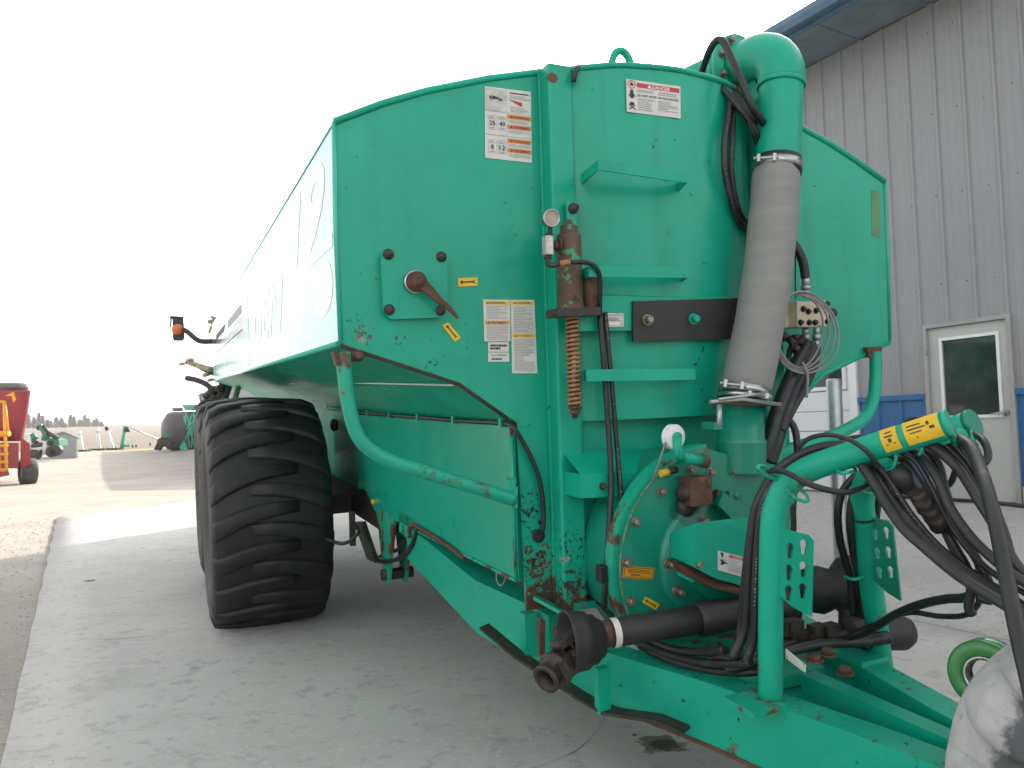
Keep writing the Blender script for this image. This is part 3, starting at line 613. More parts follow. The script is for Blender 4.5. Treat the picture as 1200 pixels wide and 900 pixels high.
# conifers beyond the field
def conifer(px, top, bot, wpx, k):
    Z = 210+k*3; g0 = P(px, bot, Z); rr = random.Random(k*17+3); gz = hgt(g0[0], g0[1]); g0[2] = gz; H_ = P(px, top, Z)[2]-gz; R_ = wpx/2/FPX*Z
    tr = thing('conifer_tree', 'ragged grey green conifer in the tree row beyond the brown field', 'tree', tuple(g0), 'conifers beyond the field')
    t = MB(); t.tube([g0, g0+np.array([.1, 0, H_*.55]), g0+np.array([0, 0, H_*.97])], [.22, .14, .03], 6)
    for i in range(9):
        a = rr.uniform(0, 6.28); h_ = H_*rr.uniform(.25, .85); l = R_*(1.05-h_/H_)*1.1; t.tube([g0+np.array([0, 0, h_]), g0+np.array([math.cos(a)*l, math.sin(a)*l, h_+.1*l])], [.07, .02], 4)
    t.build('trunk', 'bark', tr); c = MB()
    for i in range(1150):
        h_ = rr.uniform(.06, 1)**.9; env = R_*(1.03-h_)**.62*(.75+.25*math.sin(h_*31+k)); a = rr.uniform(0, 6.28); rad = env*math.sqrt(rr.random())*rr.uniform(.7, 1.12)
        p = g0+np.array([math.cos(a)*rad, math.sin(a)*rad, h_*H_]); s_ = rr.uniform(.14, .42)
        u = unit(np.array([math.cos(a)+rr.gauss(0, .5), math.sin(a)+rr.gauss(0, .5), rr.gauss(-.1, .4)])); v = unit(np.cross(u, np.array([rr.gauss(0, .4), rr.gauss(0, .4), 1])))
        c.add([p-u*s_*.4, p+v*s_*.4, p+u*s_, p-v*s_*.4], [(0, 1, 2, 3)])
    c.build('crown', 'needle', tr)
ts = random.Random(9)
for k in range(17):
    x = 33+k*5.4+ts.uniform(-1.5, 1.5); tp = [486, 490, 485, 488, 492, 494, 488, 490, 496, 486, 489, 492, 487, 491, 493, 490, 495][k]
    conifer(x, tp+ts.uniform(-1, 1), 508.5, ts.uniform(9, 13), k)
# far ridge of woodland on the horizon
b = MB(); rr = random.Random(2)
for i in range(900):
    a = rr.uniform(-.62, -.36); d = rr.uniform(900, 980); x, y = math.sin(a)*d, math.cos(a)*d; z = hgt(x, y)+abs(rr.gauss(2.5, 2.5)); s_ = rr.uniform(2, 4)
    b.add([(x-s_, y, z-s_*.6), (x+s_, y+s_*.4, z-s_*.4), (x+s_*.6, y, z+s_), (x-s_*.5, y-s_*.5, z+s_*.8)], [(0, 1, 2, 3)])
fw = b.build('far_woodland', 'needle'); struct(fw, 'stuff')
# ================================================================== SLURRY TANKER
TK = thing('slurry_tanker', 'big green slurry tanker trailer with tall arched tank, grey suction hose and huge lugged tyres', 'slurry tanker', tuple(t2w(TOFF)),
    mtx=Matrix([[*TM[i], t2w(TOFF)[i]] for i in range(3)] + [[0, 0, 0, 1]]))
ORI[TK.name] = TOFF
LEN = 8.35
A = np.array
def depth(p): return float((t2w(p)-CAM)@FWD)
def rp(w_, p): return w_*.5/FPX*depth(p)                  # radius in metres of something w_ pixels wide at p
# ---- shell profile (x, z) across the tank
arch = [(-1.3, .752), (-1.13, .835), (-.967, .900), (-.73, .975), (-.486, 1.036), (-.25, 1.072), (0, 1.086), (.25, 1.075), (.486, 1.04), (.73, .978), (.967, .900), (1.13, .835), (1.3, .757)]
low = [(1.305, .0), (.88, -.14), (.665, -.298), (-.665, -.298), (-.88, -.14), (-1.3, 0.)]
def loftxz(b, prof, y0, y1, mi=0, smooth=False, closed=True):
    n = len(prof); v = [(x, y0, z) for x, z in prof] + [(x, y1, z) for x, z in prof]
    b.add(v, [(i, (i+1) % n, n+(i+1) % n, n+i) for i in range(n if closed else n-1)], mi, smooth)
b = MB(); loftxz(b, arch, .01, LEN, 0, True, False); b.build('tank_roof', 'side', TK)
b = MB(); ys = [.008, 3.25, 3.27, 5.66, 5.68, LEN]
for y0, y1, o in ((.006, 3.252, 0), (3.252, 5.66, -.0002), (5.66, LEN, -.0004)):
    b.add([(-1.3+o, y0, .752), (-1.3+o, y1, .752), (-1.3+o, y1, 0), (-1.3+o, y0, 0)], [(0, 1, 2, 3)])
    b.add([(1.3-o, y0, .757), (1.3-o, y1, .757), (1.305-o, y1, 0), (1.305-o, y0, 0)], [(3, 2, 1, 0)])
b.build('side_panel', 'side', TK)
for y in (3.252, 5.66): b = MB(); b.add([(-1.3008, y-.005, .75), (-1.3008, y+.005, .75), (-1.3008, y+.005, .004), (-1.3008, y-.005, .004)], [(0, 1, 2, 3)]); b.build('panel_seam', 'gasket', TK)
b = MB(); b.tube([(-1.302, .02, .003), (-1.302, LEN, .003)], .010, 8); b.tube([(-1.298, .02, .752), (-1.298, LEN, .752)], .006, 8); b.build('side_edge_roll', 'side', TK)
b = MB(); 
for q in ([(-1.3, 0), (-.88, -.14), (-.665, -.298)], [(1.305, 0), (.88, -.14), (.665, -.298)]):
    loftxz(b, q, .008, LEN, 0, False, False)
b.add([(-.665, .01, -.298), (.665, .01, -.298), (.665, LEN, -.298), (-.665, LEN, -.298)], [(0, 1, 2, 3)])
b.build('hopper_slope', 'greenworn', TK)
b = MB(); b.add([(x, LEN, z) for x, z in arch+low[:1]+low[-1:]], [list(range(15))]); b.build('rear_plate', 'greenworn', TK)
b = MB()                                                  # thin weld seam line on the slope
b.tube([T(533, 448, .0)+A([-.004, .012, -.01]), (-.94, 2.4, -.105), (-1.0, 3.4, -.10)], .004, 5); b.build('weld_seam', 'white', TK)

# ---- head plate: arched sheet down to the pump floor, with a folded rim
headp = arch + [(1.305, .0), (.88, -.14), (.665, -.298), (.665, -1.0), (-.640, -1.0), (-.655, -.298), (-.88, -.142), (-1.3, 0.)]
b = MB(); b.prism([(x, -.006, z) for x, z in headp], (0, .012, 0)); head = b.build('head_plate', 'head', TK)
b = MB(); b.tube([(x, -.006, z) for x, z in arch], .013, 8); b.build('top_rim', 'greenworn', TK)
b = MB(); b.tube([(-1.3, -.004, .752), (-1.306, -.004, .4), (-1.300, -.004, 0)], .009, 8); b.build('side_rim', 'side', TK)
b = MB(); b.tube([(1.3, -.004, .757), (1.308, -.004, .4), (1.305, -.004, 0)], .010, 8); b.build('side_rim', 'green', TK)
b = MB(); q = [(-1.3, 0.), (-.88, -.142), (-.66, -.298)]
b.tube([(x, -.004, z-.006) for x, z in q], .0075, 6, flat=1); b.build('lower_seam', 'seam', TK)
b = MB(); b.tube([(x, -.004, z-.008) for x, z in ((1.305, 0.), (.88, -.142), (.66, -.298))], .011, 6); b.build('lower_seam', 'greenworn', TK)

# ---- nose panel between the posts: bulges forward
PX0, PX1 = float(T(652, 400, -.085)[0]), float(T(680, 400, -.085)[0])
NL, NR = PX1-.012, .47
def nosey(x):
    s_ = (x-(NL+NR)/2+.03)/((NR-NL)/2+.03); return -.015-.135*max(0, 1-abs(s_)**2.6)**.75
nx = [NL+(NR-NL)*(.5-.5*math.cos(PI*i/22)) for i in range(23)]
def topz(x): return float(np.interp(x, [a for a, _ in arch], [z for _, z in arch]))
b = MB(); v = []
for x in nx:
    y = nosey(x); zt = topz(x)+.45*y*.30
    v += [(x, y, -.30), (x, y, .2), (x, y, zt-.01)]
b.add(v, [(3*i+k, 3*i+3+k, 3*i+4+k, 3*i+1+k) for i in range(len(nx)-1) for k in (0, 1)], 0, True)
nose = b.build('nose_panel', 'head', TK)
b = MB(); b.tube([(x, nosey(x), topz(x)+.45*nosey(x)*.30-.01) for x in nx], .012, 8); b.add([p for x in nx for p in ((x, nosey(x), topz(x)+.45*nosey(x)*.30-.006), (x, .0, topz(x)-.004))], [(2*i, 2*i+2, 2*i+3, 2*i+1) for i in range(len(nx)-1)]); b.build('nose_rim', 'greenworn', nose)
def onnose(px, py, lift=.0):                              # where a pixel's line of sight meets the nose panel
    y = -.1
    for _ in range(12): y = nosey(min(NR-.01, max(NL+.005, T(px, py, y)[0])))-lift
    return T(px, py, y)

# ---- posts
b = MB(); b.box((PX0, -.085, -1.0), (PX1, .0, 1.035), bev=.008); b.build('post', 'post', TK)
b = MB(); xf = float(T(637, 300, -.02)[0]); b.box((xf, -.022, -.98), (PX0+.01, -.004, 1.02), bev=.004); b.build('post_flange', 'head', TK)
b = MB(); b.box((NR-.01, -.09, -.98), (NR+.10, .0, 1.0), bev=.008); b.build('post', 'post', TK)

# ---- ladder rungs: bent straps with a narrow tread
def rung(fl, fr, hh, bl, br, yf):
    a, c = T(*fl, yf), T(*fr, yf); d = onnose(*bl); e = onnose(*br); up = A([0, 0, -hh])
    d = A([d[0], d[1], a[2]]); e = A([e[0], nosey(min(e[0], NR-.02)), c[2]]); b = MB(); th = .007
    b.prism([d, a, c, e, e+A([0, 0, 0])+A([-.0, .0, 0]), c+A([-.006, th, 0]), a+A([.006, th, 0]), d+A([.01, 0, 0])], up)
    return b.build('ladder_rung', 'greenworn', TK)
rung((701, 187), (805, 203), .036, (680, 192), (795, 200), -.27)
rung((690, 311), (806, 313), .040, (676, 305), (800, 318), -.25)
rung((687, 433), (815, 432), .042, (684, 436), (806, 436), -.24)

# ---- upper cross channel with black rubber plate
ych = -.168
b = MB(); c1, c2, c3, c4 = T(676, 346, ych), T(862, 350, ych), T(862, 386, ych), T(676, 388, ych)
b.prism([c1, c2, c3, c4], (0, .15, 0)); b.prism([c1+A([0, .0, 0]), c2, c2+A([0, .12, .035]), c1+A([0, .12, .035])], (0, .02, .0)); b.add([c1, c2, c2+A([0, .14, .035]), c1+A([0, .14, .035])], [(0, 1, 2, 3)])
ch = b.build('cross_channel', 'greenworn', TK)
b = MB(); b.prism(L3((742, 353, ych-.012), (872, 349, ych-.012), (872, 397, ych-.012), (742, 400, ych-.012)), (0, .011, 0)); rb_ = b.build('rubber_plate', 'plate', TK)
for (x, y, m_) in ((758, 375, 'boltz'), (812, 374, 'greenworn')):
    b = MB(); b.hexbolt(T(x, y, ych-.012), (0, -1, 0), .015, .028); b.build('bolt', m_, rb_)
decal('serial_plate', L3((706, 367, ych-.002), (731, 367, ych-.002), (731, 383, ych-.002), (706, 383, ych-.002)),
      [('rect', 'greyprint', .08, .1, .92, .2), ('lines', 'print', .15, .3, .85, .6, 3, .4), ('rect', 'white', .2, .66, .8, .86)], ch, 'silver', sub='print')
# ---- lower channel above the pump
ylc = -.20; b = MB()
c1, c2, c3, c4 = T(680, 556, ylc), T(806, 551, ylc), T(806, 578, ylc), T(680, 584, ylc)
b.prism([c1, c2, c3, c4], (0, .17, 0)); b.add([c1, c2, c2+A([0, .14, .075]), c1+A([0, .14, .075])], [(0, 1, 2, 3)]); b.build('lower_channel', 'greenworn', TK)
for x, y in ((706, 570), (738, 577), (746, 569)):
    b = MB(); b.hexbolt(T(x, y, ylc), (0, -1, 0), .010, .016); b.build('bolt', 'bolt', TK)
b = MB(); b.box((NL-.02, -.05, -1.0), (NR, -.005, -.30)); b.build('pump_bay_plate', 'post', TK)

# ---- inspection hatch at the left
b = MB(); cs = [(455, 293), (520, 296), (525, 304), (524, 362), (517, 372), (458, 374), (449, 365), (446, 300)]
b.prism([T(x, y, -.032) for x, y in cs], (0, .026, 0)); hatch = b.build('inspection_hatch', 'head', TK)
for x, y in ((455, 298), (517, 301), (456, 363), (516, 364)):
    b = MB(); b.lathe(T(x, y, -.032), (0, -1, 0), [(0, .019), (.004, .019), (.006, .0165), (.014, .015), (.019, .009), (.021, .001)], 16); b.build('bolt', 'bolt', hatch)
b = MB(); c = T(486, 331, -.032); b.lathe(c, (0, -1, 0), [(0, .040), (.012, .040), (.016, .036), (.03, .036), (.034, .024), (.055, .022), (.058, .001)], 24); b.build('valve_boss', 'rust', hatch)
b = MB(); b.lathe(c, (0, -1, 0), [(.009, .041), (.015, .041), (.0155, .037)], 24); b.build('boss_ring', 'steel', hatch)
b = MB(); b.lathe(T(491, 329, -.08), (0, -1, 0), [(0, .008), (.006, .007), (.007, .001)], 12); b.build('grease_nipple', 'white', hatch)
b = MB(); hpnt = [T(490, 329, -.072), T(503, 340, -.075), T(516, 354, -.078), T(523, 358, -.085), T(529, 364, -.10), T(537, 373, -.12)]
for (p, q, r1, r2) in zip(hpnt, hpnt[1:], (.034, .028, .019, .015, .011), (.028, .019, .015, .011, .006)):
    d = unit(q-p); s_ = unit(np.cross(d, A([0, 1., 0])))
    b.hexa([p-s_*r1*.6+A([0, .006, 0]), q-s_*r2*.6+A([0, .006, 0]), q+s_*r2*.6+A([0, .006, 0]), p+s_*r1*.6+A([0, .006, 0]), p-s_*r1*.6-A([0, .006, 0]), q-s_*r2*.6-A([0, .006, 0]), q+s_*r2*.6-A([0, .006, 0]), p+s_*r1*.6-A([0, .006, 0])])
b.build('valve_handle', 'rust', hatch)

# ---- decals on the head
hd = -.0075
def hq(*c): return [T(x, y, hd) for x, y in c]
txt = 'greyprint'
ll = [('rect', 'line', 0, .335, 1, .34), ('rect', 'line', 0, .665, 1, .67), ('rect', 'line', .465, 0, .468, 1), ('rect', 'silver', .02, .02, .46, .33),
    ('poly', 'print', [(.08, .13), (.2, .12), (.3, .14), (.38, .17), (.34, .185), (.24, .165), (.1, .175)]), ('rect', 'line', .13, .1, .15, .2), ('rect', 'line', .28, .1, .295, .2), ('rect', 'redfade', .05, .25, .22, .3),
    ('poly', 'red', [(.50, .145), (.80, .17), (.80, .225), (.76, .225)]), ('rect', 'print', .53, .045, .94, .06), ('lines', txt, .52, .08, .97, .14, 3, .35), ('lines', txt, .54, .24, .96, .32, 4, .35),
    ('rect', 'orange', .48, .36, .985, .415), ('rect', 'orange', .48, .50, .985, .555), ('rect', 'orange', .48, .695, .985, .75), ('rect', 'orange', .48, .83, .985, .885)]
for y, s_ in ((.37, 'WARNING'), (.51, 'AVERTISSEMENT'), (.705, 'WARNING'), (.84, 'AVERTISSEMENT')):
    ll += [('poly', 'print', [(.53, y+.032), (.56, y), (.59, y+.032)]), ('text', 'print', s_, .60, y+.003, .93, y+.033)]
for y in (.43, .57, .765, .90): ll.append(('lines', txt, .5, y, .97, y+.05, 3, .35))
for y, n1, n2 in ((.40, '25', '40'), (.735, '8', '12')):
    for x, n_ in ((.06, n1), (.27, n2)):
        ll += [('rect', 'line', x, y, x+.17, y+.003), ('rect', 'line', x, y+.19, x+.17, y+.193), ('rect', 'line', x, y, x+.004, y+.19), ('rect', 'line', x+.17, y, x+.174, y+.193), ('lines', txt, x+.02, y+.01, x+.15, y+.05, 2, .5),
               ('text', 'print', n_, x+(.025 if len(n_) > 1 else .06), y+.07, x+(.15 if len(n_) > 1 else .115), y+.135), ('lines', txt, x+.03, y+.15, x+.14, y+.18, 1, .5)]
decal('pressure_chart_label', hq((568, 101), (622, 108), (623, 191), (568.5, 185)), ll, TK, label='white speed and pressure chart label numbered 25, 40, 8 and 12')
def warn(cor, heads, lab):
    ls = []
    for (y, s_, m_, hh, y2, cnt) in heads:
        ls += [('rect', m_, .05, y, .95, y+hh), ('poly', 'print', [(.12, y+hh*.8), (.17, y+hh*.15), (.22, y+hh*.8)]), ('text', 'print', s_, .25, y+hh*.2, .82, y+hh*.82), ('lines', txt, .10, y+hh+.02, .90, y2, cnt, .45)]
    return decal('warning_label', cor, ls, TK, label=lab)
warn(hq((566, 351), (597.5, 351.5), (598, 400), (567.5, 400)), [(.03, 'WARNING', 'yellow', .09, .47, 9), (.51, 'AVERTISSEMENT', 'amber', .085, .97, 9)], 'short white label headed WARNING and AVERTISSEMENT')
warn(hq((598.3, 351.5), (626, 351.5), (629.5, 437.5), (600, 437.5)), [(.02, 'CAUTION', 'yellow', .045, .45, 17), (.465, 'ATTENTION', 'yellow', .045, .97, 20)], 'tall white label headed CAUTION and ATTENTION')
decal('patent_label', hq((572, 401), (596, 401), (596.5, 412.3), (572, 412.3)), [('lines', 'print', .1, .2, .9, .8, 2, .75)], TK)
decal('patent_label', hq((572, 413), (596.5, 413), (596.5, 424), (572, 424)), [('text', 'print', 'U.S. PATENT', .15, .2, .88, .42), ('lines', 'print', .16, .58, .9, .82, 1, .7)], TK)
def spanner(a, b_, sz):                                   # arrow-and-fork symbol from a to b in label space
    return [('poly', 'print', [(.08, .5), (.2, .24), (.24, .42), (.74, .40), (.92, .22), (.80, .5), (.92, .78), (.74, .60), (.24, .58), (.2, .76)])]
decal('arrow_label', hq((536.5, 326), (559.5, 325), (560, 335), (537, 336)), spanner(0, 0, 0), TK, 'yellow', label='level yellow arrow label right of the hatch', sub='symbol')
decal('arrow_label', hq((525, 377.5), (540, 395.5), (533, 400.5), (518, 381.5)), spanner(0, 0, 0), TK, 'yellow', label='slanted yellow arrow label below the hatch', sub='symbol')
dl = [('rect', 'red', .19, .075, .98, .215), ('text', 'white', 'DANGER', .47, .10, .80, .20), ('poly', 'white', [(.38, .195), (.42, .09), (.46, .195)]), ('ring', 'red', .095, .15, .075, .125, .2),
      ('poly', 'print', [(.07, .1), (.1, .09), (.14, .17), (.1, .2), (.06, .16)]), ('poly', 'print', [(.02, .55), (.06, .42), (.075, .35), (.115, .35), (.13, .42), (.17, .53), (.13, .50), (.12, .57), (.07, .57), (.06, .49)]), ('disc', 'print', .095, .35, .03, .045),
      ('disc', 'print', .095, .74, .045, .06), ('poly', 'print', [(.03, .78), (.045, .77), (.165, .90), (.15, .92)]), ('poly', 'print', [(.165, .78), (.15, .77), (.03, .90), (.045, .92)]),
      ('text', 'print', 'DO NOT ENTER', .20, .42, .55, .49), ('text', 'print', 'NE PAS ENTRER', .58, .42, .96, .49), ('lines', txt, .20, .26, .50, .36, 2, .5), ('lines', txt, .58, .26, .93, .38, 2, .5), ('lines', txt, .20, .53, .52, .92, 6, .42), ('lines', txt, .58, .53, .95, .86, 6, .42)]
decal('danger_label', [onnose(x, y, .006) for x, y in ((733.5, 92.5), (797, 101.5), (797.5, 139), (734.5, 131))], dl, TK, label='white DANGER label with a red header bar')
b = MB(); b.prism(L3((1021, 222, hd), (1031, 225, hd), (1032, 278, hd), (1022, 276, hd)), (0, .0015, 0)); b.build('worn_reflector', 'dust', TK)

# ---- decals on the glossy left side
sxp = -1.3008
def sd(y, z): return A([sxp, y, z])
def sq(y0, y1, z0, z1, sh=0): return [sd(y0-sh, z1), sd(y1-sh, z1), sd(y1, z0), sd(y0, z0)]
b = MB()
def outline(body, y0, y1, z0, z1, m_in, m_out, par):
    g = MB(); h_ = MB(); v0, f0 = textmesh(body, 0., True); lo, hi = v0.min(0), v0.max(0)
    for s_, mm, k in ((1.0, h_, 0), (.97, g, 1)):
        v, f = (textmesh(body, .022, True) if s_ == 1 else (v0, f0)); sc = [(q-lo)/(hi-lo) for q in v]
        cy, cz = (y0+y1)/2, (z0+z1)/2
        for (dy, dz) in ((0, 0),):
            mm.add([(sxp-.0003*(k+1), y0+(y1-y0)*q[0]+dy-(q[1]-.5)*(z1-z0)*.55, z0+(z1-z0)*q[1]+dz) for q in sc], f)
    o = h_.build('number_outline', m_out, par); g.build('number_fill', m_in, par)
sidep = [o for o in TK.children if o.name.startswith('side_panel')][0]
outline('19', .92, .24, .405, .69, 'sidewhite', 'redfade', sidep)
outline('GEN', 2.85, 1.45, .16, .44, 'side', 'redfade', sidep)
decal('stripe_decal', sq(7.9, 3.3, .40, .57), [('poly', 'print', [(.1, .1), (.5, .1), (.44, .5), (.1, .5)]), ('rect', 'greyprint', .55, .15, .9, .6), ('text', 'white', 'HYDRAULIC', .52, .65, .97, .93)], TK, 'stripe', .0002, sub='print')
decal('stripe_decal', sq(7.9, 3.3, .315, .36), [('rect', 'print', .1, .3, .9, .6)], TK, 'stripe', .0002, sub='print')
lg = MB(); cy, cz = .30, .225
lg.prism([sd(cy+.20*math.cos(2*PI*i/28), cz+.105*math.sin(2*PI*i/28)) for i in range(28)], (-.0003, 0, 0)); lo = lg.build('oval_emblem', 'sidewhite', TK)
lr = MB(); q = 28
lr.add([(sxp-.0006, cy+.18*k*math.cos(2*PI*i/q), cz+.092*k*math.sin(2*PI*i/q)) for k in (1, .94) for i in range(q)], [(i, (i+1) % q, q+(i+1) % q, q+i) for i in range(q)])
lr.build('emblem_ring', 'redfade', lo)
decal('emblem_text', sq(.56, .08, .345, .395), [('lines', 'sidewhite', .02, .05, .98, .95, 2, .7)], TK, 'side', .0002, sub='lettering')

# ---- lower left skirt panel, its rail and cable
b = MB(); sx = -.668
cor = [(sx, .012, -.300), (sx, 2.75, -.335), (sx, 2.75, -.70), (sx, 2.2, -.93), (sx, 1.43, -.912), (sx, .012, -.888)]
b.prism(cor, (.010, 0, 0)); skirt = b.build('skirt_panel', 'skirt', TK)
for ya_, yb_, zb_ in ((.03, .05, -.9), (2.7, 2.75, -.85)): b = MB(); b.box((sx+.015, ya_, -.30), (.66, yb_, zb_)); b.build('skirt_bulkhead', 'greenworn', TK)
b = MB(); b.tube([(sx-.004, .012, -.300), (sx-.004, .012, -.888)], .007, 6); b.tube([(sx-.004, .012, -.888), (sx-.004, 1.43, -.912)], .006, 6); b.build('skirt_edge', 'greenrust', skirt)
b = MB(); b.prism([(sx-.004, 2.9, -.33), (sx-.004, 3.45, -.35), (sx-.004, 3.45, -.66), (sx-.004, 2.9, -.56)], (.01, 0, 0)); b.build('skirt_panel', 'greenworn', TK)
cabp = [T(385, 480, sx-.012, 0), T(432, 485, sx-.012, 0), T(460, 487, sx-.012, 0), T(500, 490, sx-.012, 0), T(535, 493, sx-.012, 0), T(587, 496, sx-.012, 0)]
dn = [T(600, 500, -.03), T(612, 517, -.03), T(624, 540, -.03), T(633, 566, -.03), T(637, 600, -.03), T(636, 620, -.025), T(631, 630, .01)]
b = MB(); b.tube(sp(cabp+dn, 6), .009, 8); b.build('harness_cable', 'black', TK)
b = MB(); c = T(631, 628, -.008); b.lathe(c, (0, -1, 0), [(0, .026), (.003, .026), (.004, .018)], 16); b.build('grommet', 'gasket', TK)
b = MB(); c = c+A([0, -.004, 0]); b.add([c+A([.017*math.cos(i*PI/8), 0, .021*math.sin(i*PI/8)]) for i in range(16)], [list(range(16))]); b.build('cable_hole', 'gasket', TK)
for px in (432, 458, 491, 533, 589):
    y_ = float(T(px, 490, sx-.012, 0)[1]); z_ = float(np.interp(y_, [p[1] for p in cabp[::-1]], [p[2] for p in cabp[::-1]])); b = MB(); b.box((sx-.026, y_-.012, z_-.014), (sx, y_+.012, z_+.022)); b.build('cable_clip', 'greenworn', TK)
rl = [T(402, 413, -.035), T(404, 440, -.04), T(409, 475, -.045), T(417, 505, -.05), T(432, 525, -.055), T(460, 541, -.06), T(490, 550.5, -.06), T(530, 563, -.055), T(570, 575, -.05), T(603, 586, -.045)]
b = MB(); b.tube(sp(rl, 6), rp(17, rl[5]), 14); b.build('side_rail', 'greenrust', TK)
b = MB(); b.prism(L3((391, 412, -.06), (397, 410, -.06), (401, 428, -.06), (395, 428, -.06)), (0, .05, 0)); b.tube([T(408, 418, -.02), T(424, 417, -.02)], .018, 8); b.hexbolt(T(420, 417, -.02), (0, -1, 0), .014, .02); b.build('rail_lug', 'rust', TK)
b = MB(); b.prism(L3((596, 563, -.05), (605, 561, -.05), (603, 584, -.05), (597, 582, -.05)), (0, .04, 0)); b.prism(L3((603, 574, -.06), (607, 570, -.06), (607, 596, -.06), (603, 594, -.06)), (0, .05, 0)); b.build('rail_bracket', 'greenrust', TK)
# right hand rail
rr_ = [T(1026, 413, -.02), T(1026, 440, -.03), T(1023, 468, -.04), T(1014, 488, -.05), T(1000, 499, -.06), T(975, 511, -.07), T(940, 522, -.08), T(900, 536, -.08)]
b = MB(); b.tube(sp(rr_, 6), rp(14, rr_[1]), 14); b.build('side_rail', 'greenworn', TK)
b = MB(); b.prism(L3((1016, 407, -.03), (1034, 406, -.03), (1032, 417, -.03), (1019, 419, -.03)), (0, .05, 0)); b.build('rail_lug', 'rust', TK)

# ---- chassis: long beams and the A-frame drawbar
def beam(name, pts, w_, m_, mi=0):                        # pts: (x outer, y, ztop, zbottom); w_ thickness inward (+x)
    b = MB(); v = []
    for x, y, zt, zb in pts: v += [(x, y, zt), (x+w_, y, zt), (x+w_, y, zb), (x, y, zb)]
    n = len(pts); b.add(v, [(4*i+k, 4*i+(k+1) % 4, 4*i+4+(k+1) % 4, 4*i+4+k) for i in range(n-1) for k in range(4)] + [(0, 1, 2, 3), (4*n-4, 4*n-1, 4*n-2, 4*n-3)]); return b.build(name, m_, TK)
fb = [(-.672, 1.47, -.906, -1.09), (-.66, .47, -.99, -1.215), (-.585, .06, -1.01, -1.25), (-.575, -.06, -1.015, -1.25)]
beam('chassis_beam', fb, .12, 'greenworn'); beam('chassis_beam', [(-x-.12, y, a, c) for x, y, a, c in fb], .12, 'greenworn')
db = [(-.56, -.06, -1.06, -1.25), (-.478, -.25, -1.10, -1.275), (-.33, -.67, -1.10, -1.29), (-.215, -1.12, -1.10, -1.30), (-.10, -1.75, -1.10, -1.30)]
beam('drawbar_beam', db, .10, 'drawbar'); beam('drawbar_beam', [(-x-.10-.02, y, a, c) for x, y, a, c in db], .10, 'drawbar')
b = MB()                                                  # weathered top lip of the left drawbar beam
for (p, q) in zip(db, db[1:]): b.hexa([(p[0]-.006, p[1], p[3]-.012), (q[0]-.006, q[1], q[3]-.012), (q[0]+.11, q[1], q[3]-.012), (p[0]+.11, p[1], p[3]-.012), (p[0]-.006, p[1], p[3]+.0), (q[0]-.006, q[1], q[3]+.0), (q[0]+.11, q[1], q[3]), (p[0]+.11, p[1], p[3])])
b.build('drawbar_flange', 'rust', TK)
b = MB(); v = [(-.44, -.25, -1.165), (.34, -.25, -1.165), (.19, -1.12, -1.165), (.02, -1.7, -1.165), (-.05, -1.7, -1.165), (-.19, -1.12, -1.165)]
b.prism(v, (0, 0, -.02)); b.build('drawbar_floor', 'greenworn', TK)
b = MB(); b.prism([(-.30, -.30, -1.10), (.22, -.30, -1.10), (.12, -.70, -1.12), (-.22, -.70, -1.12)], (0, 0, -.04)); b.build('drawbar_gusset', 'greenrust', TK)
b = MB()                                                  # chassis front flange under the post
b.hexa([T(625, 703, -.10), T(668, 727, -.22), T(668, 722, -.02), T(630, 700, .05), T(625, 699, -.10), T(668, 722, -.22), T(668, 717, -.02), T(630, 696, .05)])
b.hexa([T(672, 716, -.1), T(740, 706, -.1), T(740, 700, 0), T(672, 706, 0), T(672, 708, -.1), T(740, 698, -.1), T(740, 692, 0), T(672, 700, 0)]); b.build('chassis_flange', 'greenrust', TK)
b = MB(); b.prism(L3((633, 724, -.13), (639, 727, -.13), (639, 772, -.13), (633, 768, -.13)), (0, .02, 0)); b.build('rust_strap', 'rust', TK)
b = MB(); c0 = T(472, 616, sx-.015, 0); b.prism([T(467, 598, sx, 0), T(482, 606, sx, 0), T(490, 622, sx, 0), T(478, 632, sx, 0), T(468, 622, sx, 0)], (.03, 0, 0)); b.hexbolt(T(473, 620, sx, 0), (-1, 0, 0), .022, .02); b.build('pivot_lug', 'greenrust', TK)
b = MB(); b.tube(sp([T(480, 630, sx-.012, 0), T(480, 620, sx-.012, 0), T(484, 615, sx-.012, 0), T(492, 619, sx-.012, 0), T(520, 636, sx-.01, 0), T(545, 655, sx-.01, 0)], 4), .012, 8); b.build('edge_bead', 'rust', TK)
b = MB(); wl = [T(582, 672, -.25), T(583, 682, -.25), T(587, 686, -.25), T(591, 683, -.25), T(593, 674, -.25)]; b.tube(sp([T(x, y, sx-.006, 0) for x, y in ((582, 668), (582, 680), (586, 686), (590, 684), (593, 675))], 4), .003, 5); b.build('wire_loop', 'cable', TK)
# low guard bar slung under the drawbar
b = MB()
g = [D(562, 738, 2.95), D(600, 770, 2.85), D(640, 797, 2.72), D(675, 820, 2.62), D(705, 838, 2.55), D(735, 843, 2.50), D(768, 848, 2.44), D(800, 862, 2.38)]
for p, q in zip(g, g[1:]):
    d = A([.05, .03, 0]); u = A([0, 0, .010]); b.hexa([p, q, q+d, p+d, p+u, q+u, q+d+u, p+d+u])
b.build('hose_guard_bar', 'darkiron', TK)
for p, e0, e1 in ((D(702, 820, 2.55), A([0, 0, -.05]), A([.045, .03, .10])), (D(616, 752, 2.86), A([0, 0, -.06]), A([.05, .05, .10]))): b = MB(); b.box(p+e0, p+e1); b.build('guard_upright', 'greenworn', TK)

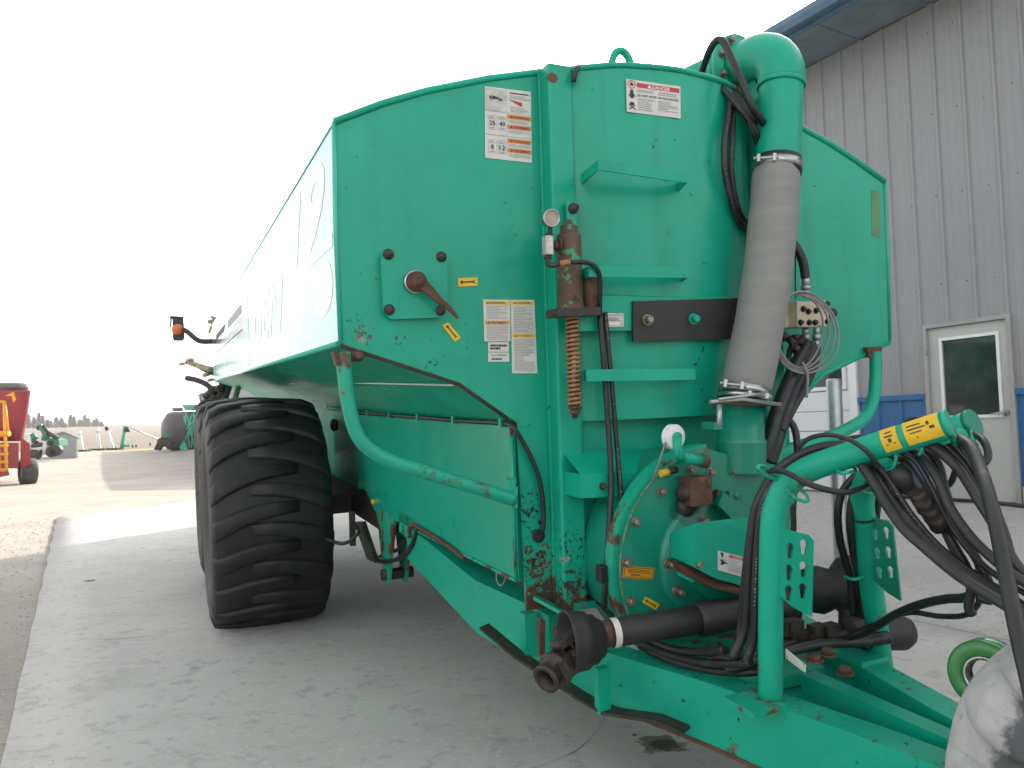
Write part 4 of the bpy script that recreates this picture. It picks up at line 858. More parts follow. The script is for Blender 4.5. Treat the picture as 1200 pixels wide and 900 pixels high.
# ---- pump drum
PY = -.33
pc = T(836, 655, PY); PR = float(pc[0]-T(725, 655, PY)[0])*.99
def circ(r, y, a0=0, a1=2*PI, n=48): return [A([pc[0]+r*math.cos(a0+(a1-a0)*i/n), y, pc[2]+r*math.sin(a0+(a1-a0)*i/n)]) for i in range(n+1)]
face = circ(PR, PY, PI/2, PI*2-.2, 46) + [A([pc[0]+PR*1.0, PY, pc[2]+PR*.6]), A([T(905, 545, PY)[0], PY, T(905, 545, PY)[2]])]
b = MB(); b.prism(face, (0, .26, 0)); drum = b.build('pump_housing', 'drum', TK)
ring_o = circ(PR*1.05, PY+.02, PI/2, PI*1.75, 40); ring_i = circ(PR*.99, PY+.02, PI/2, PI*1.75, 40)
b = MB()
for i in range(40): b.hexa([ring_i[i], ring_o[i], ring_o[i+1], ring_i[i+1]] + [q+A([0, .05, 0]) for q in (ring_i[i], ring_o[i], ring_o[i+1], ring_i[i+1])])
b.build('flange_ring', 'greenrust', drum)
b = MB(); b.tube(circ(PR*1.0, PY-.001, PI/2, PI*1.75, 40), .003, 5); b.build('gasket_edge', 'dustline', drum)
b = MB(); b.lathe(pc+A([0, PY-pc[1], 0]), (0, -1, 0), [(0, PR*.60), (.012, PR*.59), (.02, PR*.57), (.024, PR*.40), (.05, PR*.36), (.09, PR*.34), (.09, .001)], 36); b.build('bearing_cover', 'drum', drum)
for x, y in ((774, 576), (744, 611.5), (733, 659), (738, 704), (809, 550), (832, 553), (858, 552)):
    b = MB(); b.hexbolt(T(x, y, PY), (0, -1, 0), .012, .022); b.build('bolt', 'boltz', drum)
for x, y in ((821, 610), (793, 628), (782, 660), (792, 692)):
    b = MB(); b.hexbolt(T(x, y, PY-.02), (0, -1, 0), .013, .04); b.build('stud', 'boltz', drum)
decal('caution_label', L3((731, 663, PY-.002), (767, 665.5, PY-.002), (765, 679, PY-.002), (729, 677, PY-.002)), [('rect', 'print', .03, .08, .97, .12), ('rect', 'print', .03, .88, .97, .92), ('rect', 'print', .03, .08, .045, .92), ('rect', 'print', .955, .08, .97, .92), ('lines', 'print', .15, .2, .85, .55, 3, .4), ('lines', 'print', .25, .62, .75, .78, 1, .6)], drum, 'amber', sub='print')
decal('arrow_label', L3((756.5, 699, PY-.002), (773, 708, PY-.002), (768.5, 715, PY-.002), (752.5, 706, PY-.002)), spanner(0, 0, 0), drum, 'yellow', sub='symbol')
# rusty square block with fittings
b = MB(); c = T(822, 576, PY-.075); b.box((c[0]-.046, PY-.08, c[2]-.052), (c[0]+.046, PY-.005, c[2]+.052), bev=.005); b.build('port_block', 'rust', drum)
b = MB(); c = T(803, 577, PY-.02); b.lathe(c, (0, -1, 0), [(0, .040), (.02, .040), (.03, .03), (.045, .03), (.05, .001)], 18); c = T(803, 594, PY-.01); b.lathe(c, (0, -1, 0), [(0, .035), (.02, .032), (.025, .001)], 16); b.build('port_plug', 'darkiron', drum)
b = MB(); b.tube([T(838, 578, PY-.04), T(846, 582, PY-.04)], .016, 8); b.hexbolt(T(844, 583, PY-.04), (1, -.3, 0), .014, .03); b.build('elbow_fitting', 'bolt', drum)
b = MB(); p = [T(848, 577, PY-.07), T(872, 595, PY-.07), T(862, 612, PY-.07), T(842, 592, PY-.07)]; b.prism(p, (0, .065, 0)); b.build('gear_case', 'drum', drum)
b = MB(); b.prism(L3((854, 576, PY-.03), (866, 583, PY-.03), (868, 590, PY-.03), (858, 588, PY-.03)), (0, .02, 0)); b.lathe(T(864, 581, PY-.032), (0, -1, 0), [(0, .014), (.004, .014), (.005, .006)], 12); b.build('lifting_eye', 'drum', drum)
# driveline guard box with its label
gy = PY-.20
b = MB(); gf = L3((815, 613, gy), (884, 621, gy), (884, 690, gy), (840, 679, gy), (812, 664, gy)); gk = L3((786, 624, PY-.03), (872, 606, PY-.03), (890, 612, PY-.03), (890, 680, PY-.03), (845, 672, PY-.03), (786, 652, PY-.03)); b.add(gf+gk, [(0, 1, 2, 3, 4), (0, 4, 10, 5), (0, 5, 6), (0, 6, 7, 1), (1, 7, 8, 2), (2, 8, 9, 3), (3, 9, 10, 4)]); guard = b.build('shaft_guard', 'greenworn', TK)
b = MB(); b.prism(L3((790, 657, gy+.07), (838, 677, gy-.005), (886, 692, gy-.005), (886, 700, gy-.005), (838, 690, gy-.005), (800, 672, gy+.07)), (0, .03, 0)); b.build('guard_edge', 'rust', guard)
b = MB(); p = T(814, 657, gy+.04); b.hexbolt(T(815, 660, gy+.02), (0, -1, 0), .012, .03); b.build('bolt', 'boltz', guard)
b = MB(); b.prism(L3((799, 668, PY-.10), (816, 670, PY-.12), (822, 678, PY-.12), (812, 683, PY-.12), (800, 677, PY-.10)), (0, .03, 0)); b.build('grease_tab', 'greenworn', TK)
dl2 = [('rect', 'red', .44, .06, .97, .2), ('text', 'white', 'DANGER', .55, .08, .92, .18), ('rect', 'line', .405, .05, .415, .95), ('lines', txt, .46, .28, .93, .9, 6, .35), ('poly', 'print', [(.08, .05), (.2, .05), (.2, .2), (.16, .34), (.12, .2)]), ('poly', 'print', [(.06, .45), (.18, .42), (.28, .5), (.38, .5), (.36, .56), (.25, .58), (.18, .68), (.06, .66), (.14, .56)]), ('lines', 'print', .05, .38, .34, .42, 1, .6)]
decal('danger_label', L3((841, 645, gy-.002), (872, 653, gy-.002), (869.5, 676, gy-.002), (841, 668, gy-.002)), dl2, guard)
# dark hose base left of the drum
b = MB(); b.tube(sp([D(712, 680, 2.9), D(722, 700, 2.86), D(738, 725, 2.8), D(760, 742, 2.75)], 5), .03, 8); b.build('drain_hose', 'black', TK)
for k in range(3):
    b = MB(); b.tube(sp([D(690+k*6, 700+k, 2.92), D(702+k*6, 705+k, 2.88), D(716+k*8, 720, 2.8), D(735+k*9, 735, 2.7)], 5), .012, 7); b.build('small_hose', 'black', TK)

# ---- riser: outlet stub, grey hose, upper pipe and elbow
def PD(px, py, y): return T(px, py, y)
s0, s1 = T(868, 548, -.30), T(868, 474, -.29)
b = MB(); rr0 = rp(54, s0); b.lathe(s0-A([0, 0, .02]), s1-s0, [(0, rr0*1.03), (.11, rr0*1.09), (.115, rr0*1.10), (.125, rr0*1.08), (.13, rr0), (np.linalg.norm(s1-s0)+.02, rr0*.98), (np.linalg.norm(s1-s0)+.02, .01)], 28); b.build('outlet_stub', 'drum', TK)
h0, h1 = T(872, 466, -.29), T(910, 192, -.22)
b = MB(); hr = rp(58, h0); hm = [h0+(h1-h0)*t for t in np.linspace(0, 1, 14)]; hm = [p+A([.012*math.sin(PI*t), -.02*math.sin(PI*t), 0]) for p, t in zip(hm, np.linspace(0, 1, 14))]
b.tube(hm, [hr*.95]+[hr*(1.0+.015*math.sin(k*1.7)) for k in range(12)]+[hr*.93], 32); hose = b.build('suction_hose', 'fabric', TK)
u0, u1 = T(911.5, 198, -.22), T(915.5, 100, -.20)
pr_ = rp(53, u0); b = MB(); ud = unit(u1-u0)
b.lathe(u0, ud, [(0, pr_*.97), (np.linalg.norm(u1-u0), pr_*.97)], 28); b.lathe(u1, ud, [(-.012, pr_), (-.012, pr_*1.045), (.006, pr_*1.045), (.01, pr_)], 28); up_ = b.build('riser_pipe', 'greenworn', TK)
# elbow sweeping back over the tank
er = pr_*1.0; bd = unit(A([-.10, 1.0, .05])); R_e = er*1.62
el = []; cc = u1+ud*.02
for i in range(13):
    a = PI/2*i/12; el.append(cc+ud*math.sin(a)*R_e+bd*(1-math.cos(a))*R_e)
fl = el[-1]+bd*.10
b = MB(); b.tube([u1-ud*.005]+el+[el[-1]+bd*.06, fl], [er*1.03]+[er*1.03]*13+[er*.98, er*.98], 28); b.build('elbow', 'greenworn', up_)
b = MB(); b.lathe(fl, bd, [(-.005, .01), (-.005, er*1.5), (.022, er*1.5), (.022, er*1.0)], 32); b.lathe(fl, bd, [(.026, er*1.0), (.026, er*1.5), (.05, er*1.5), (.05, .01)], 32); flg = b.build('pipe_flange', 'greenworn', up_)
for i in range(8):
    a = 2*PI*i/8+.3; t1 = unit(np.cross(bd, A([0, 0, 1.]))); t2 = np.cross(bd, t1); b = MB(); c = fl+(t1*math.cos(a)+t2*math.sin(a))*er*1.22-bd*.006; b.hexbolt(c, -bd, .012, .022); b.build('flange_bolt', 'boltz', up_)
b = MB(); b.tube([fl+bd*.05, fl+bd*.5, fl+bd*3.0+A([0, 0, .05])], er*.98, 28); b.build('top_pipe', 'greenworn', up_)
b = MB(); c = el[7]; b.prism([el[-1]+A([-.01, .0, -er]), el[-1]+A([-.01, -.17, -er-.24]), el[-1]+A([-.01, .10, -er-.24]), el[-1]+A([-.01, .14, -er])], (.02, 0, 0)); b.build('pipe_support', 'greenworn', TK)
# clamps
def clamp(c, ax, r, wd, name, m_='steel', k=1.0):
    b = MB(); b.lathe(c, ax, [(-wd/2, r*.99), (-wd/2, r*1.03), (wd/2, r*1.03), (wd/2, r*.99)], 32, close=True); o = b.build(name, m_, TK)
    ax = unit(ax); vw = unit(w2t(CAM)-c); vw = unit(vw-ax*(vw@ax)); sd_ = np.cross(ax, vw); q = MB(); e = c+vw*r*1.05-sd_*r*.42*k
    q.tube([e-sd_*.045, e+sd_*.045], .007, 8); q.hexbolt(e-sd_*.035, -sd_, .008, .014)
    for s_ in (-.03, .03):
        p = e+sd_*s_; q.hexa([p-ax*wd*.5-sd_*.006-vw*.012, p-ax*wd*.5+sd_*.006-vw*.012, p+ax*wd*.5+sd_*.006-vw*.012, p+ax*wd*.5-sd_*.006-vw*.012, p-ax*wd*.5-sd_*.006+vw*.008, p-ax*wd*.5+sd_*.006+vw*.008, p+ax*wd*.5+sd_*.006+vw*.008, p+ax*wd*.5-sd_*.006+vw*.008])
    q.build('clamp_bolt', 'galv', o); return o
clamp(T(910.5, 196, -.22), ud, hr*1.01, .030, 'hose_clamp'); b = MB(); b.lathe(T(910.5, 196, -.22), ud, [(-.034, hr*.96), (-.034, hr*1.01), (.034, hr*1.0), (.034, hr*.95)], 32); b.build('clamp_band', 'plate', TK)
hd_ = unit(h1-h0); clamp(T(872, 459, -.29), hd_, hr*1.0, .028, 'hose_clamp'); clamp(T(871, 467, -.29), hd_, hr*.99, .020, 'hose_clamp', k=-1.3)
b = MB(); lc = T(868, 472, -.29)
b.lathe(lc, (0.06, 0, 1), [(-.010, hr*.98), (-.010, hr*1.22), (.0, hr*1.22), (.0, hr*.98)], 28, close=True); b.build('lever_flange', 'rust', TK)
b = MB(); b.tube([T(832, 471, -.42), T(870, 468, -.42), T(915, 474, -.40)], .008, 6); b.tube([T(842, 468, -.43), T(880, 463, -.44), T(896, 461, -.43)], .006, 6); b.tube([T(843, 474, -.40), T(843, 498, -.40), T(839, 500, -.38)], .010, 8); b.build('lever_rod', 'galv', TK)
b = MB(); p = T(838, 498, -.38); b.box(p-A([.02, .02, .015]), p+A([.015, .05, .01])); b.build('lever_lug', 'drum', TK)
# lifting eye, hatch edge and hook on the tank top
b = MB(); ec = T(730, 82, .05); ex = float(T(744, 82, .05)[0]-ec[0]); pts = [A([ec[0]+ex*math.cos(a)*.80, .06, ec[2]+.010+ex*1.25*math.sin(a)]) for a in np.linspace(-.15, PI+.15, 14)]
b.tube(pts, .016, 8); b.build('lifting_eye', 'greenworn', TK)
b = MB(); b.tube([T(675, 81, .06), T(700, 78, .10), T(740, 80, .10), T(760, 84, .06)], .013, 6); b.build('hatch_edge', 'gasket', TK)
b = MB(); b.prism(L3((752, 88, -.0), (757, 80, .0), (766, 76, .0), (767, 87, .0)), (0, .05, 0)); b.build('lid_stop', 'greenworn', TK)
b = MB(); b.tube(sp(L3((672, 96, -.10), (673, 88, -.11), (676, 80, -.10), (680, 78, -.08)), 4), .010, 7); b.build('rubber_hook', 'black', TK)

# ---- relief cylinder, gauge and spring on the post
cy_ = -.17
b = MB(); c = T(668, 246, -.10); b.lathe(c, (0, -1, 0), [(0, .02), (.03, .02), (.035, .013), (.05, .012), (.052, .001)], 14); b.build('pivot_pin', 'bolt', TK)
b = MB(); b.box(c+A([-.022, -.02, -.075]), c+A([.022, .0, .028]), bev=.006); b.build('pivot_plate', 'post', TK)
ca, cb = T(669, 362, cy_), T(669, 280, cy_)
cr = rp(29, ca); b = MB(); L_ = cb[2]-ca[2]
b.lathe(ca, (0, 0, 1), [(-.02, .01), (-.02, cr*1.12), (.012, cr*1.12), (.013, cr), (L_, cr), (L_+.012, cr*.98), (L_+.02, cr*.72), (L_+.045, cr*.70), (L_+.05, cr*.45), (L_+.07, .01)], 24); cyl_ = b.build('relief_cylinder', 'cyl', TK)
b = MB(); b.tube([T(655, 288, cy_-.02), T(649, 288, cy_-.02)], .014, 8); b.hexbolt(T(655, 288, cy_-.03), (-1, 0, 0), .018, .02); b.build('side_port', 'rust', cyl_)
c2 = T(693, 362, cy_-.01); r2 = rp(18, c2); l2 = float(T(693, 324, cy_-.01)[2]-c2[2]); b = MB()
b.lathe(c2, (0, 0, 1), [(-.018, .01), (-.018, r2*1.15), (.008, r2*1.15), (.009, r2), (l2, r2), (l2+.03, r2*.5), (l2+.04, .005)], 16); b.build('pilot_cylinder', 'rust', cyl_)
b = MB(); b.prism(L3((653, 361, cy_-.06), (704, 360, cy_-.06), (704, 369, cy_-.06), (653, 371, cy_-.06)), (0, .09, 0)); b.build('base_flange', 'darkiron', cyl_)
b = MB(); z0, z1 = float(T(671, 476, cy_)[2]), float(T(671, 371, cy_)[2]); sc = T(672, 420, cy_); srd = rp(14, sc); n = 20
b.tube([A([sc[0]+srd*math.cos(a), cy_+srd*math.sin(a), z0+(z1-z0)*a/(2*PI*n)]) for a in np.linspace(0, 2*PI*n, n*12)], .0060, 5); b.build('coil_spring', 'spring', cyl_)
b = MB(); b.tube([(sc[0], cy_, z0-.045), (sc[0], cy_, z1)], .011, 8); b.build('spring_rod', 'galv', cyl_)
b = MB(); b.lathe((sc[0], cy_, z0), (0, 0, -1), [(0, .006), (0, srd*1.15), (.010, srd*1.15), (.011, srd*.6), (.016, srd*.95), (.028, srd*.9), (.029, srd*.55), (.045, srd*.5), (.045, .001)], 14); b.build('spring_nut', 'rust', cyl_)
b = MB(); c = T(646, 255.5, cy_-.05); vn = unit(A([-.10, -1, -.12])); gr = rp(21, c)
b.lathe(c, vn, [(-.03, gr*.8), (-.03, gr*.95), (.0, gr*1.0), (.006, gr*1.0), (.007, gr*.86), (.001, gr*.84)], 28); ga_ = b.build('pressure_gauge', 'steel', TK)
b = MB(); b.lathe(c, vn, [(.002, gr*.85), (.0021, .001)], 24); b.build('gauge_face', 'gauge', ga_)
b = MB(); b.tube([c-vn*.012-A([0, 0, gr*.9]), T(644, 276, cy_-.045)], .008, 8); b.tube([T(643.5, 274, cy_-.045), T(643, 278, cy_-.045)], .014, 6); b.tube([T(642, 299, cy_-.045), T(642, 304, cy_-.045)], .014, 6); b.build('gauge_fitting', 'darkiron', ga_)
b = MB(); p, q = T(643.5, 277, cy_-.045), T(642, 299, cy_-.045); b.box((q[0]-.014, cy_-.062, q[2]), (q[0]+.015, cy_-.03, p[2]), bev=.002); b.build('manifold_block', 'silver', ga_)
b = MB(); b.tube(sp(L3((642, 303, cy_-.05), (642, 309, cy_-.05), (647, 311, cy_-.06), (656, 309, cy_-.075)), 4), .009, 8); b.build('elbow_fitting', 'darkiron', ga_)
b = MB(); b.tube(L3((656, 309, cy_-.075), (668, 307.5, cy_-.085)), .011, 8); b.build('copper_collar', 'spring', ga_)
b = MB(); b.tube(sp(L3((667, 307.5, cy_-.085), (680, 307, cy_-.095), (692, 309, cy_-.095), (700, 316, cy_-.09), (703, 328, cy_-.075), (703, 350, cy_-.05), (703, 372, cy_-.02)), 6), .0085, 8); b.build('gauge_hose', 'black', TK)
def printed(b, path, r, every=.035, frac=.55, w_=.004, seed=1, side=0.):
    rr = random.Random(seed); pts = [A(p) for p in path]; acc = 0
    for p, q in zip(pts, pts[1:]):
        l = np.linalg.norm(q-p); acc += l
        if acc < every*.45: continue
        acc = 0
        if rr.random() < .3 or math.sin(p[2]*23) < -.25: continue
        d = unit(q-p); vw = unit(w2t(CAM)-p); s_ = unit(np.cross(d, vw)); n = np.cross(s_, d)
        if n@vw < 0: n = -n
        o = unit(n+s_*side)*(r+.0008); m_ = p+(q-p)*.5; hl = min(l*.5, every*.5)*rr.uniform(.5, .95)
        b.add([m_-d*hl-s_*w_/2+o, m_+d*hl-s_*w_/2+o, m_+d*hl+s_*w_/2+o, m_-d*hl+s_*w_/2+o], [(0, 1, 2, 3)])
def hose_(pts, r, m_='black', name='hydraulic_hose', par=None, n=8, prt=None, seg=10):
    pth = sp(pts, n); b = MB(); b.tube(pth, r, seg); o = b.build(name, m_, par or TK)
    if prt is not None:
        q = MB(); fine = []
        for p, k in zip(pth, pth[1:]):
            for t in (0, .25, .5, .75): fine.append(p+(k-p)*t)
        printed(q, fine, r, .02, w_=min(.0035, r*.32), side=prt); struct(q.build('hose_lettering', 'hoseprint', o), 'stuff')
    return o
hose_(L3((703, 370, cy_-.022), (708, 430, cy_-.028), (713, 500, cy_-.03), (716, 560, cy_-.05), (715, 600, cy_-.07), (712, 650, cy_-.09), (709, 690, cy_-.09), (708, 712, cy_-.08)), .011)
hose_(L3((709, 366, cy_-.02), (715, 430, cy_-.028), (721, 500, cy_-.03), (726, 560, cy_-.05), (730, 605, cy_-.06), (735, 640, cy_-.02)), .0095, prt=-.3)
b = MB(); p = T(706, 672, cy_-.09); b.box(p+A([-.018, -.02, -.03]), p+A([.018, .02, .03]), bev=.004); b.build('hose_tie', 'black', TK)

# ---- white pulley with cable
py_ = -.42
b = MB(); c = T(789, 512, py_); b.lathe(c, (.15, -1, 0), [(-.014, .01), (-.014, .042), (-.010, .044), (-.004, .036), (.004, .036), (.010, .044), (.014, .042), (.014, .01)], 28); pl_ = b.build('cable_pulley', 'white', TK)
b = MB(); b.tube([c+A([.0, -.02, 0]), T(794, 530, py_-.02), T(799, 539, py_-.01)], .017, 10); b.tube([T(797, 536, py_), T(824, 540, py_+.02)], .020, 12); b.lathe(c, (.15, -1, 0), [(.01, .018), (.024, .018), (.026, .001)], 14); b.build('pulley_arm', 'greenworn', TK)
b = MB(); b.tube([T(821, 540, py_+.02), T(828, 541, py_+.02)], .024, 12); b.build('arm_end', 'rust', TK)
b = MB(); b.tube([T(780, 518, py_), T(772, 543, py_+.02), T(764, 565, py_+.05)], .004, 6); b.build('pull_cable', 'cable', TK)
b = MB(); b.tube([T(774, 555, -.36), T(783, 553, -.36)], .013, 8); b.build('cable_end', 'yellow', TK); b = MB(); b.tube([T(783, 553, -.36), T(793, 550, -.36)], .012, 8); b.build('cable_end', 'black', TK)

# ---- hoses beside the elbow
hose_([T(819, 102, .04), T(822, 85, .0), T(832, 58, -.08), T(841, 47, -.12), T(849, 51, -.15), T(860, 75, -.19), T(872, 103, -.23), T(881, 124, -.25), T(889, 136, -.24), T(897, 148, -.20)], .0155)
hose_([T(822, 98, .0), T(828, 96, -.05), T(845, 104, -.12), T(862, 121, -.17), T(876, 138, -.2), T(886, 158, -.19), T(892, 176, -.15)], .0165, prt=.5)
hose_([T(824, 96, .02), T(834, 94, -.03), T(852, 103, -.08), T(870, 122, -.13), T(886, 142, -.15), T(896, 158, -.12)], .0165)
hose_([T(856, 112, -.14), T(853, 140, -.17), T(849, 165, -.18), T(849, 195, -.18), T(853, 220, -.17), T(860, 245, -.15), T(868, 262, -.13), T(885, 275, -.10)], .0135, prt=-.2)
hose_([T(861, 116, -.14), T(858, 160, -.15), T(857, 200, -.15), T(862, 235, -.14), T(872, 258, -.12), T(888, 268, -.1)], .0125)
hose_([T(905, 262, -.10), T(922, 276, -.12), T(934, 292, -.14), T(941, 308, -.15), T(944, 326, -.15)], .019)
b = MB(); b.tube(L3((944, 324, -.15), (944.5, 335, -.15)), .017, 10); b.tube(L3((944.5, 335, -.15), (944.5, 339, -.15)), .022, 6); b.tube(L3((944.5, 339, -.15), (945, 349, -.15)), .015, 8); b.build('hose_fitting', 'galv', TK)
hose_(L3((916, 300, -.12), (919, 318, -.12), (921, 340, -.13), (917, 352, -.13)), .012)
hose_(L3((932, 300, -.1), (932, 325, -.11), (932, 350, -.12)), .003, name='wire')
# ---- valve block
vy = -.20
b = MB(); v0, v1 = T(934, 353, vy), T(958, 383, vy); b.box((v0[0], vy, v1[2]), (v1[0], vy+.12, v0[2]), bev=.003); vb = b.build('valve_block', 'beige', TK)
b = MB(); v0, v1 = T(957, 352, vy+.03), T(972, 382, vy+.03); b.box((v0[0], vy+.03, v1[2]), (v1[0], vy+.11, v0[2]), bev=.003); v0, v1 = T(916, 352, vy+.02), T(934, 383, vy+.02); b.box((v0[0], vy+.05, v1[2]), (v1[0], vy+.12, v0[2])); b.build('end_cover', 'beige', vb)
for x, y in ((941, 362), (947, 365), (938, 378), (948, 378), (955, 378), (969, 356), (969, 377), (956, 364)):
    b = MB(); b.hexbolt(T(x, y, vy-.001), (0, -1, 0), .009, .012); b.build('bolt', 'darkiron', vb)
b = MB(); b.tube([T(972, 367, vy+.06), T(977, 367, vy+.06)], .022, 12); b.build('solenoid_cap', 'bolt', vb)
b = MB(); 
for x in (944, 957): b.tube(L3((x, 384, vy+.04), (x, 392, vy+.04)), .014, 8); b.tube(L3((x, 392, vy+.04), (x, 398, vy+.04)), .019, 6); b.tube(L3((x, 398, vy+.04), (x-1, 408, vy+.04)), .014, 8)
b.build('hose_fitting', 'galv', vb)
rr = random.Random(4)
for i in range(9):
    b = MB(); p = T(rr.uniform(918, 942), rr.uniform(392, 440), vy+.02); b.tube([p, p+A([rr.uniform(-.03, .04), rr.uniform(-.05, .02), rr.uniform(-.03, .03)])], rr.uniform(.012, .02), 8); b.build('valve_body', 'darkiron', TK)
b = MB(); c = T(936, 388, vy-.08)
for k in range(4):
    w_, h_ = float(T(966+k*2.0, 388, vy-.08)[0]-c[0])*(.94+.03*k), .145+.006*k; n = 36; b.tube([c+A([w_*math.cos(a+.1*k)+.006*k, -.012*math.sin(a*2+k)-.006*k, h_*math.sin(a+.1*k)-.002*k]) for a in np.linspace(0, 2*PI, n+1)], .0045, 6, caps=False)
b.tube(sp(L3((940, 424, vy-.09), (946, 438, vy-.1), (946, 455, vy-.1), (945, 466, vy-.1)), 5), .006, 6); b.build('coiled_cable', 'cable', TK)
# bundle going down to the pump
hose_([T(945, 405, -.16), T(938, 420, -.2), T(926, 445, -.25), T(912, 480, -.28), T(903, 512, -.30), T(897, 540, -.30)], .030, seg=12)
hose_([T(950, 404, -.15), T(944, 425, -.18), T(930, 456, -.22), T(918, 490, -.25), T(909, 520, -.26), T(902, 542, -.26)], .028, seg=12)
hose_([T(957, 405, -.15), T(954, 428, -.18), T(942, 455, -.22), T(928, 480, -.25), T(915, 506, -.27)], .018)
hose_([T(918, 486, -.25), T(930, 500, -.27), T(934, 520, -.28), T(934, 545, -.28), T(930, 580, -.28), T(928, 618, -.27)], .014)
hose_([T(929, 400, -.14), T(924, 420, -.18), T(926, 440, -.2), T(933, 452, -.2)], .012)
b = MB(); b.prism(L3((884, 515, -.12), (917, 478, -.12), (917, 545, -.12), (884, 552, -.12)), (0, .02, 0)); b.build('side_gusset', 'greenworn', TK)

# ---- hose rack: two bent pipes with keyhole plates, over the drawbar
ZT = 2.10
lt = [D(903, 828, 2.24), D(903, 740, 2.22), D(904, 660, 2.20), D(906, 612, 2.19), D(911, 590, 2.18), D(921, 571, 2.16), D(937, 556, 2.13), D(960, 545, 2.09), D(990, 535, 2.05), D(1030, 522, 2.0), D(1075, 508, 1.94), D(1108, 498, 1.90)]
b = MB(); b.tube(sp(lt, 4), rp(29, lt[1])*.98, 16); rk = b.build('hose_rack_pipe', 'greenworn', TK)
e1, e0 = lt[-1], lt[-2]; dd = unit(e1-e0); b = MB(); b.tube([e1, e1+dd*.012], rp(29, lt[1])*1.03, 16); b.build('pipe_cap', 'greenrust', rk)
rt = [D(1034, 795, 2.60), D(1028, 740, 2.56), D(1020, 680, 2.52), D(1014, 620, 2.48), D(1010, 590, 2.46), D(1013, 570, 2.43), D(1025, 552, 2.38), D(1050, 536, 2.32), D(1080, 521, 2.26), D(1110, 507, 2.20), D(1136, 497, 2.15)]
b = MB(); b.tube(sp(rt, 4), rp(27, rt[1])*.97, 16); rk2 = b.build('hose_rack_pipe', 'greenworn', TK)
e1b, e0b = rt[-1], rt[-2]; ddb = unit(e1b-e0b); b = MB(); b.tube([e1b, e1b+ddb*.015], rp(27, rt[1])*1.04, 16); b.build('pipe_cap', 'drum', rk2)
b = MB(); b.tube([D(1062, 551, 2.0), D(1035, 558, 2.2), D(1014, 566, 2.42)], .012, 8); b.tube([D(1105, 512, 1.92), D(1125, 510, 2.05)], .02, 8); b.build('cross_rod', 'greenworn', TK)
rl_ = rp(29, lt[1])
for (xa, xb, ya, yb, nm, offk) in ((1035.5, 1057, 505.5, 501.5, 'a', 0), (1064, 1104, 496.5, 484, 'b', 0)):   # yellow stickers wrapped on the pipe
    pass
def wrap(i0, t0, i1, t1, lay):                            # sticker bent round the near side of the left pipe
    p = sp(lt, 4); L0 = lt[i0]+(lt[i0+1]-lt[i0])*t0; L1 = lt[i1]+(lt[i1+1]-lt[i1])*t1; d = unit(L1-L0); vw = unit(w2t(CAM)-L0); vw = unit(vw-d*(vw@d)); upv = np.cross(vw, d)
    if upv[2] < 0: upv = -upv
    b = MB(); n = 8; v = []
    for k in range(n+1):
        a = math.radians(68-(68+38)*k/n); o = (vw*math.cos(a)+upv*math.sin(a))*(rl_*1.0+.0022); v += [L0+o, L1+o]
    b.add(v, [(2*k, 2*k+1, 2*k+3, 2*k+2) for k in range(n)], 0, True); o_ = b.build('yellow_sticker', 'yellow', rk)
    q = MB(); rr = random.Random(i0*7+3)
    def at(u_, w__):
        a = math.radians(68-106*w__); return L0+(L1-L0)*u_+(vw*math.cos(a)+upv*math.sin(a))*(rl_+.0032)
    for (u0, u1, w0, w1) in lay: q.add([at(u0, w0), at(u1, w0), at(u1, w1), at(u0, w1)], [(0, 1, 2, 3)])
    q.build('sticker_print', 'print', o_)
wrap(9, .20, 9, .62, [(.3, .7, .25, .30), (.25, .75, .40, .46), (.4, .6, .52, .66), (.2, .35, .7, .74), (.65, .8, .7, .74)])
wrap(9, .78, 10, .93, [(.1, .5, .28, .33), (.1, .62, .42, .47), (.15, .5, .56, .6), (.66, .74, .3, .44), (.72, .86, .5, .6), (.3, .34, .74, .8)])
# keyhole plates
def keyplate(c4, Z4, m_, holes):
    pts = [D(x, y, z) for (x, y), z in zip(c4, Z4)]; o, ux, uy = pts[0], pts[1]-pts[0], pts[3]-pts[0]
    n = unit(np.cross(ux, uy)); bm = bmesh.new()
    W, Hh = np.linalg.norm(ux), np.linalg.norm(uy)
    poly = [(0, .0), (.85, .0), (1, .06), (1, 1), (.45, .93), (0, .82)]
    cu = bpy.data.curves.new('k', 'CURVE'); cu.dimensions = '2D'; cu.fill_mode = 'BOTH'; cu.extrude = .004
    def add(pl):
        s_ = cu.splines.new('POLY'); s_.points.add(len(pl)-1); s_.use_cyclic_u = True
        for q, (x, y) in zip(s_.points, pl): q.co = (x, y, 0, 1)
    add([(x*W, y*Hh) for x, y in poly])
    for hx, hy in holes:
        r = .115*W; h_ = []
        for k in range(13): a = PI+PI*k/12; h_.append((hx*W+r*math.cos(a), hy*Hh+r*math.sin(a)))
        h_ += [(hx*W+r*.72, hy*Hh+r*1.0)]
        for k in range(9): a = PI*k/8; h_.append((hx*W+r*.62*math.cos(a), hy*Hh+r*2.1+r*.62*math.sin(a)))
        h_ += [(hx*W-r*.72, hy*Hh+r*1.0)]; add(h_)
    ob = bpy.data.objects.new('k', cu); COL.objects.link(ob); bpy.context.view_layer.update()
    me = bpy.data.meshes.new_from_object(ob.evaluated_get(bpy.context.evaluated_depsgraph_get())); ux_, uy_ = ux/W, uy/Hh
    b = MB(); b.add([o+ux_*v.co.x+uy_*v.co.y+n*v.co.z for v in me.vertices], [list(p.vertices) for p in me.polygons])
    bpy.data.objects.remove(ob); bpy.data.curves.remove(cu); bpy.data.meshes.remove(me)
    return b.build('keyhole_plate', m_, TK)
kh = [(.27, .17), (.72, .12), (.27, .41), (.72, .37), (.27, .66), (.72, .62)]
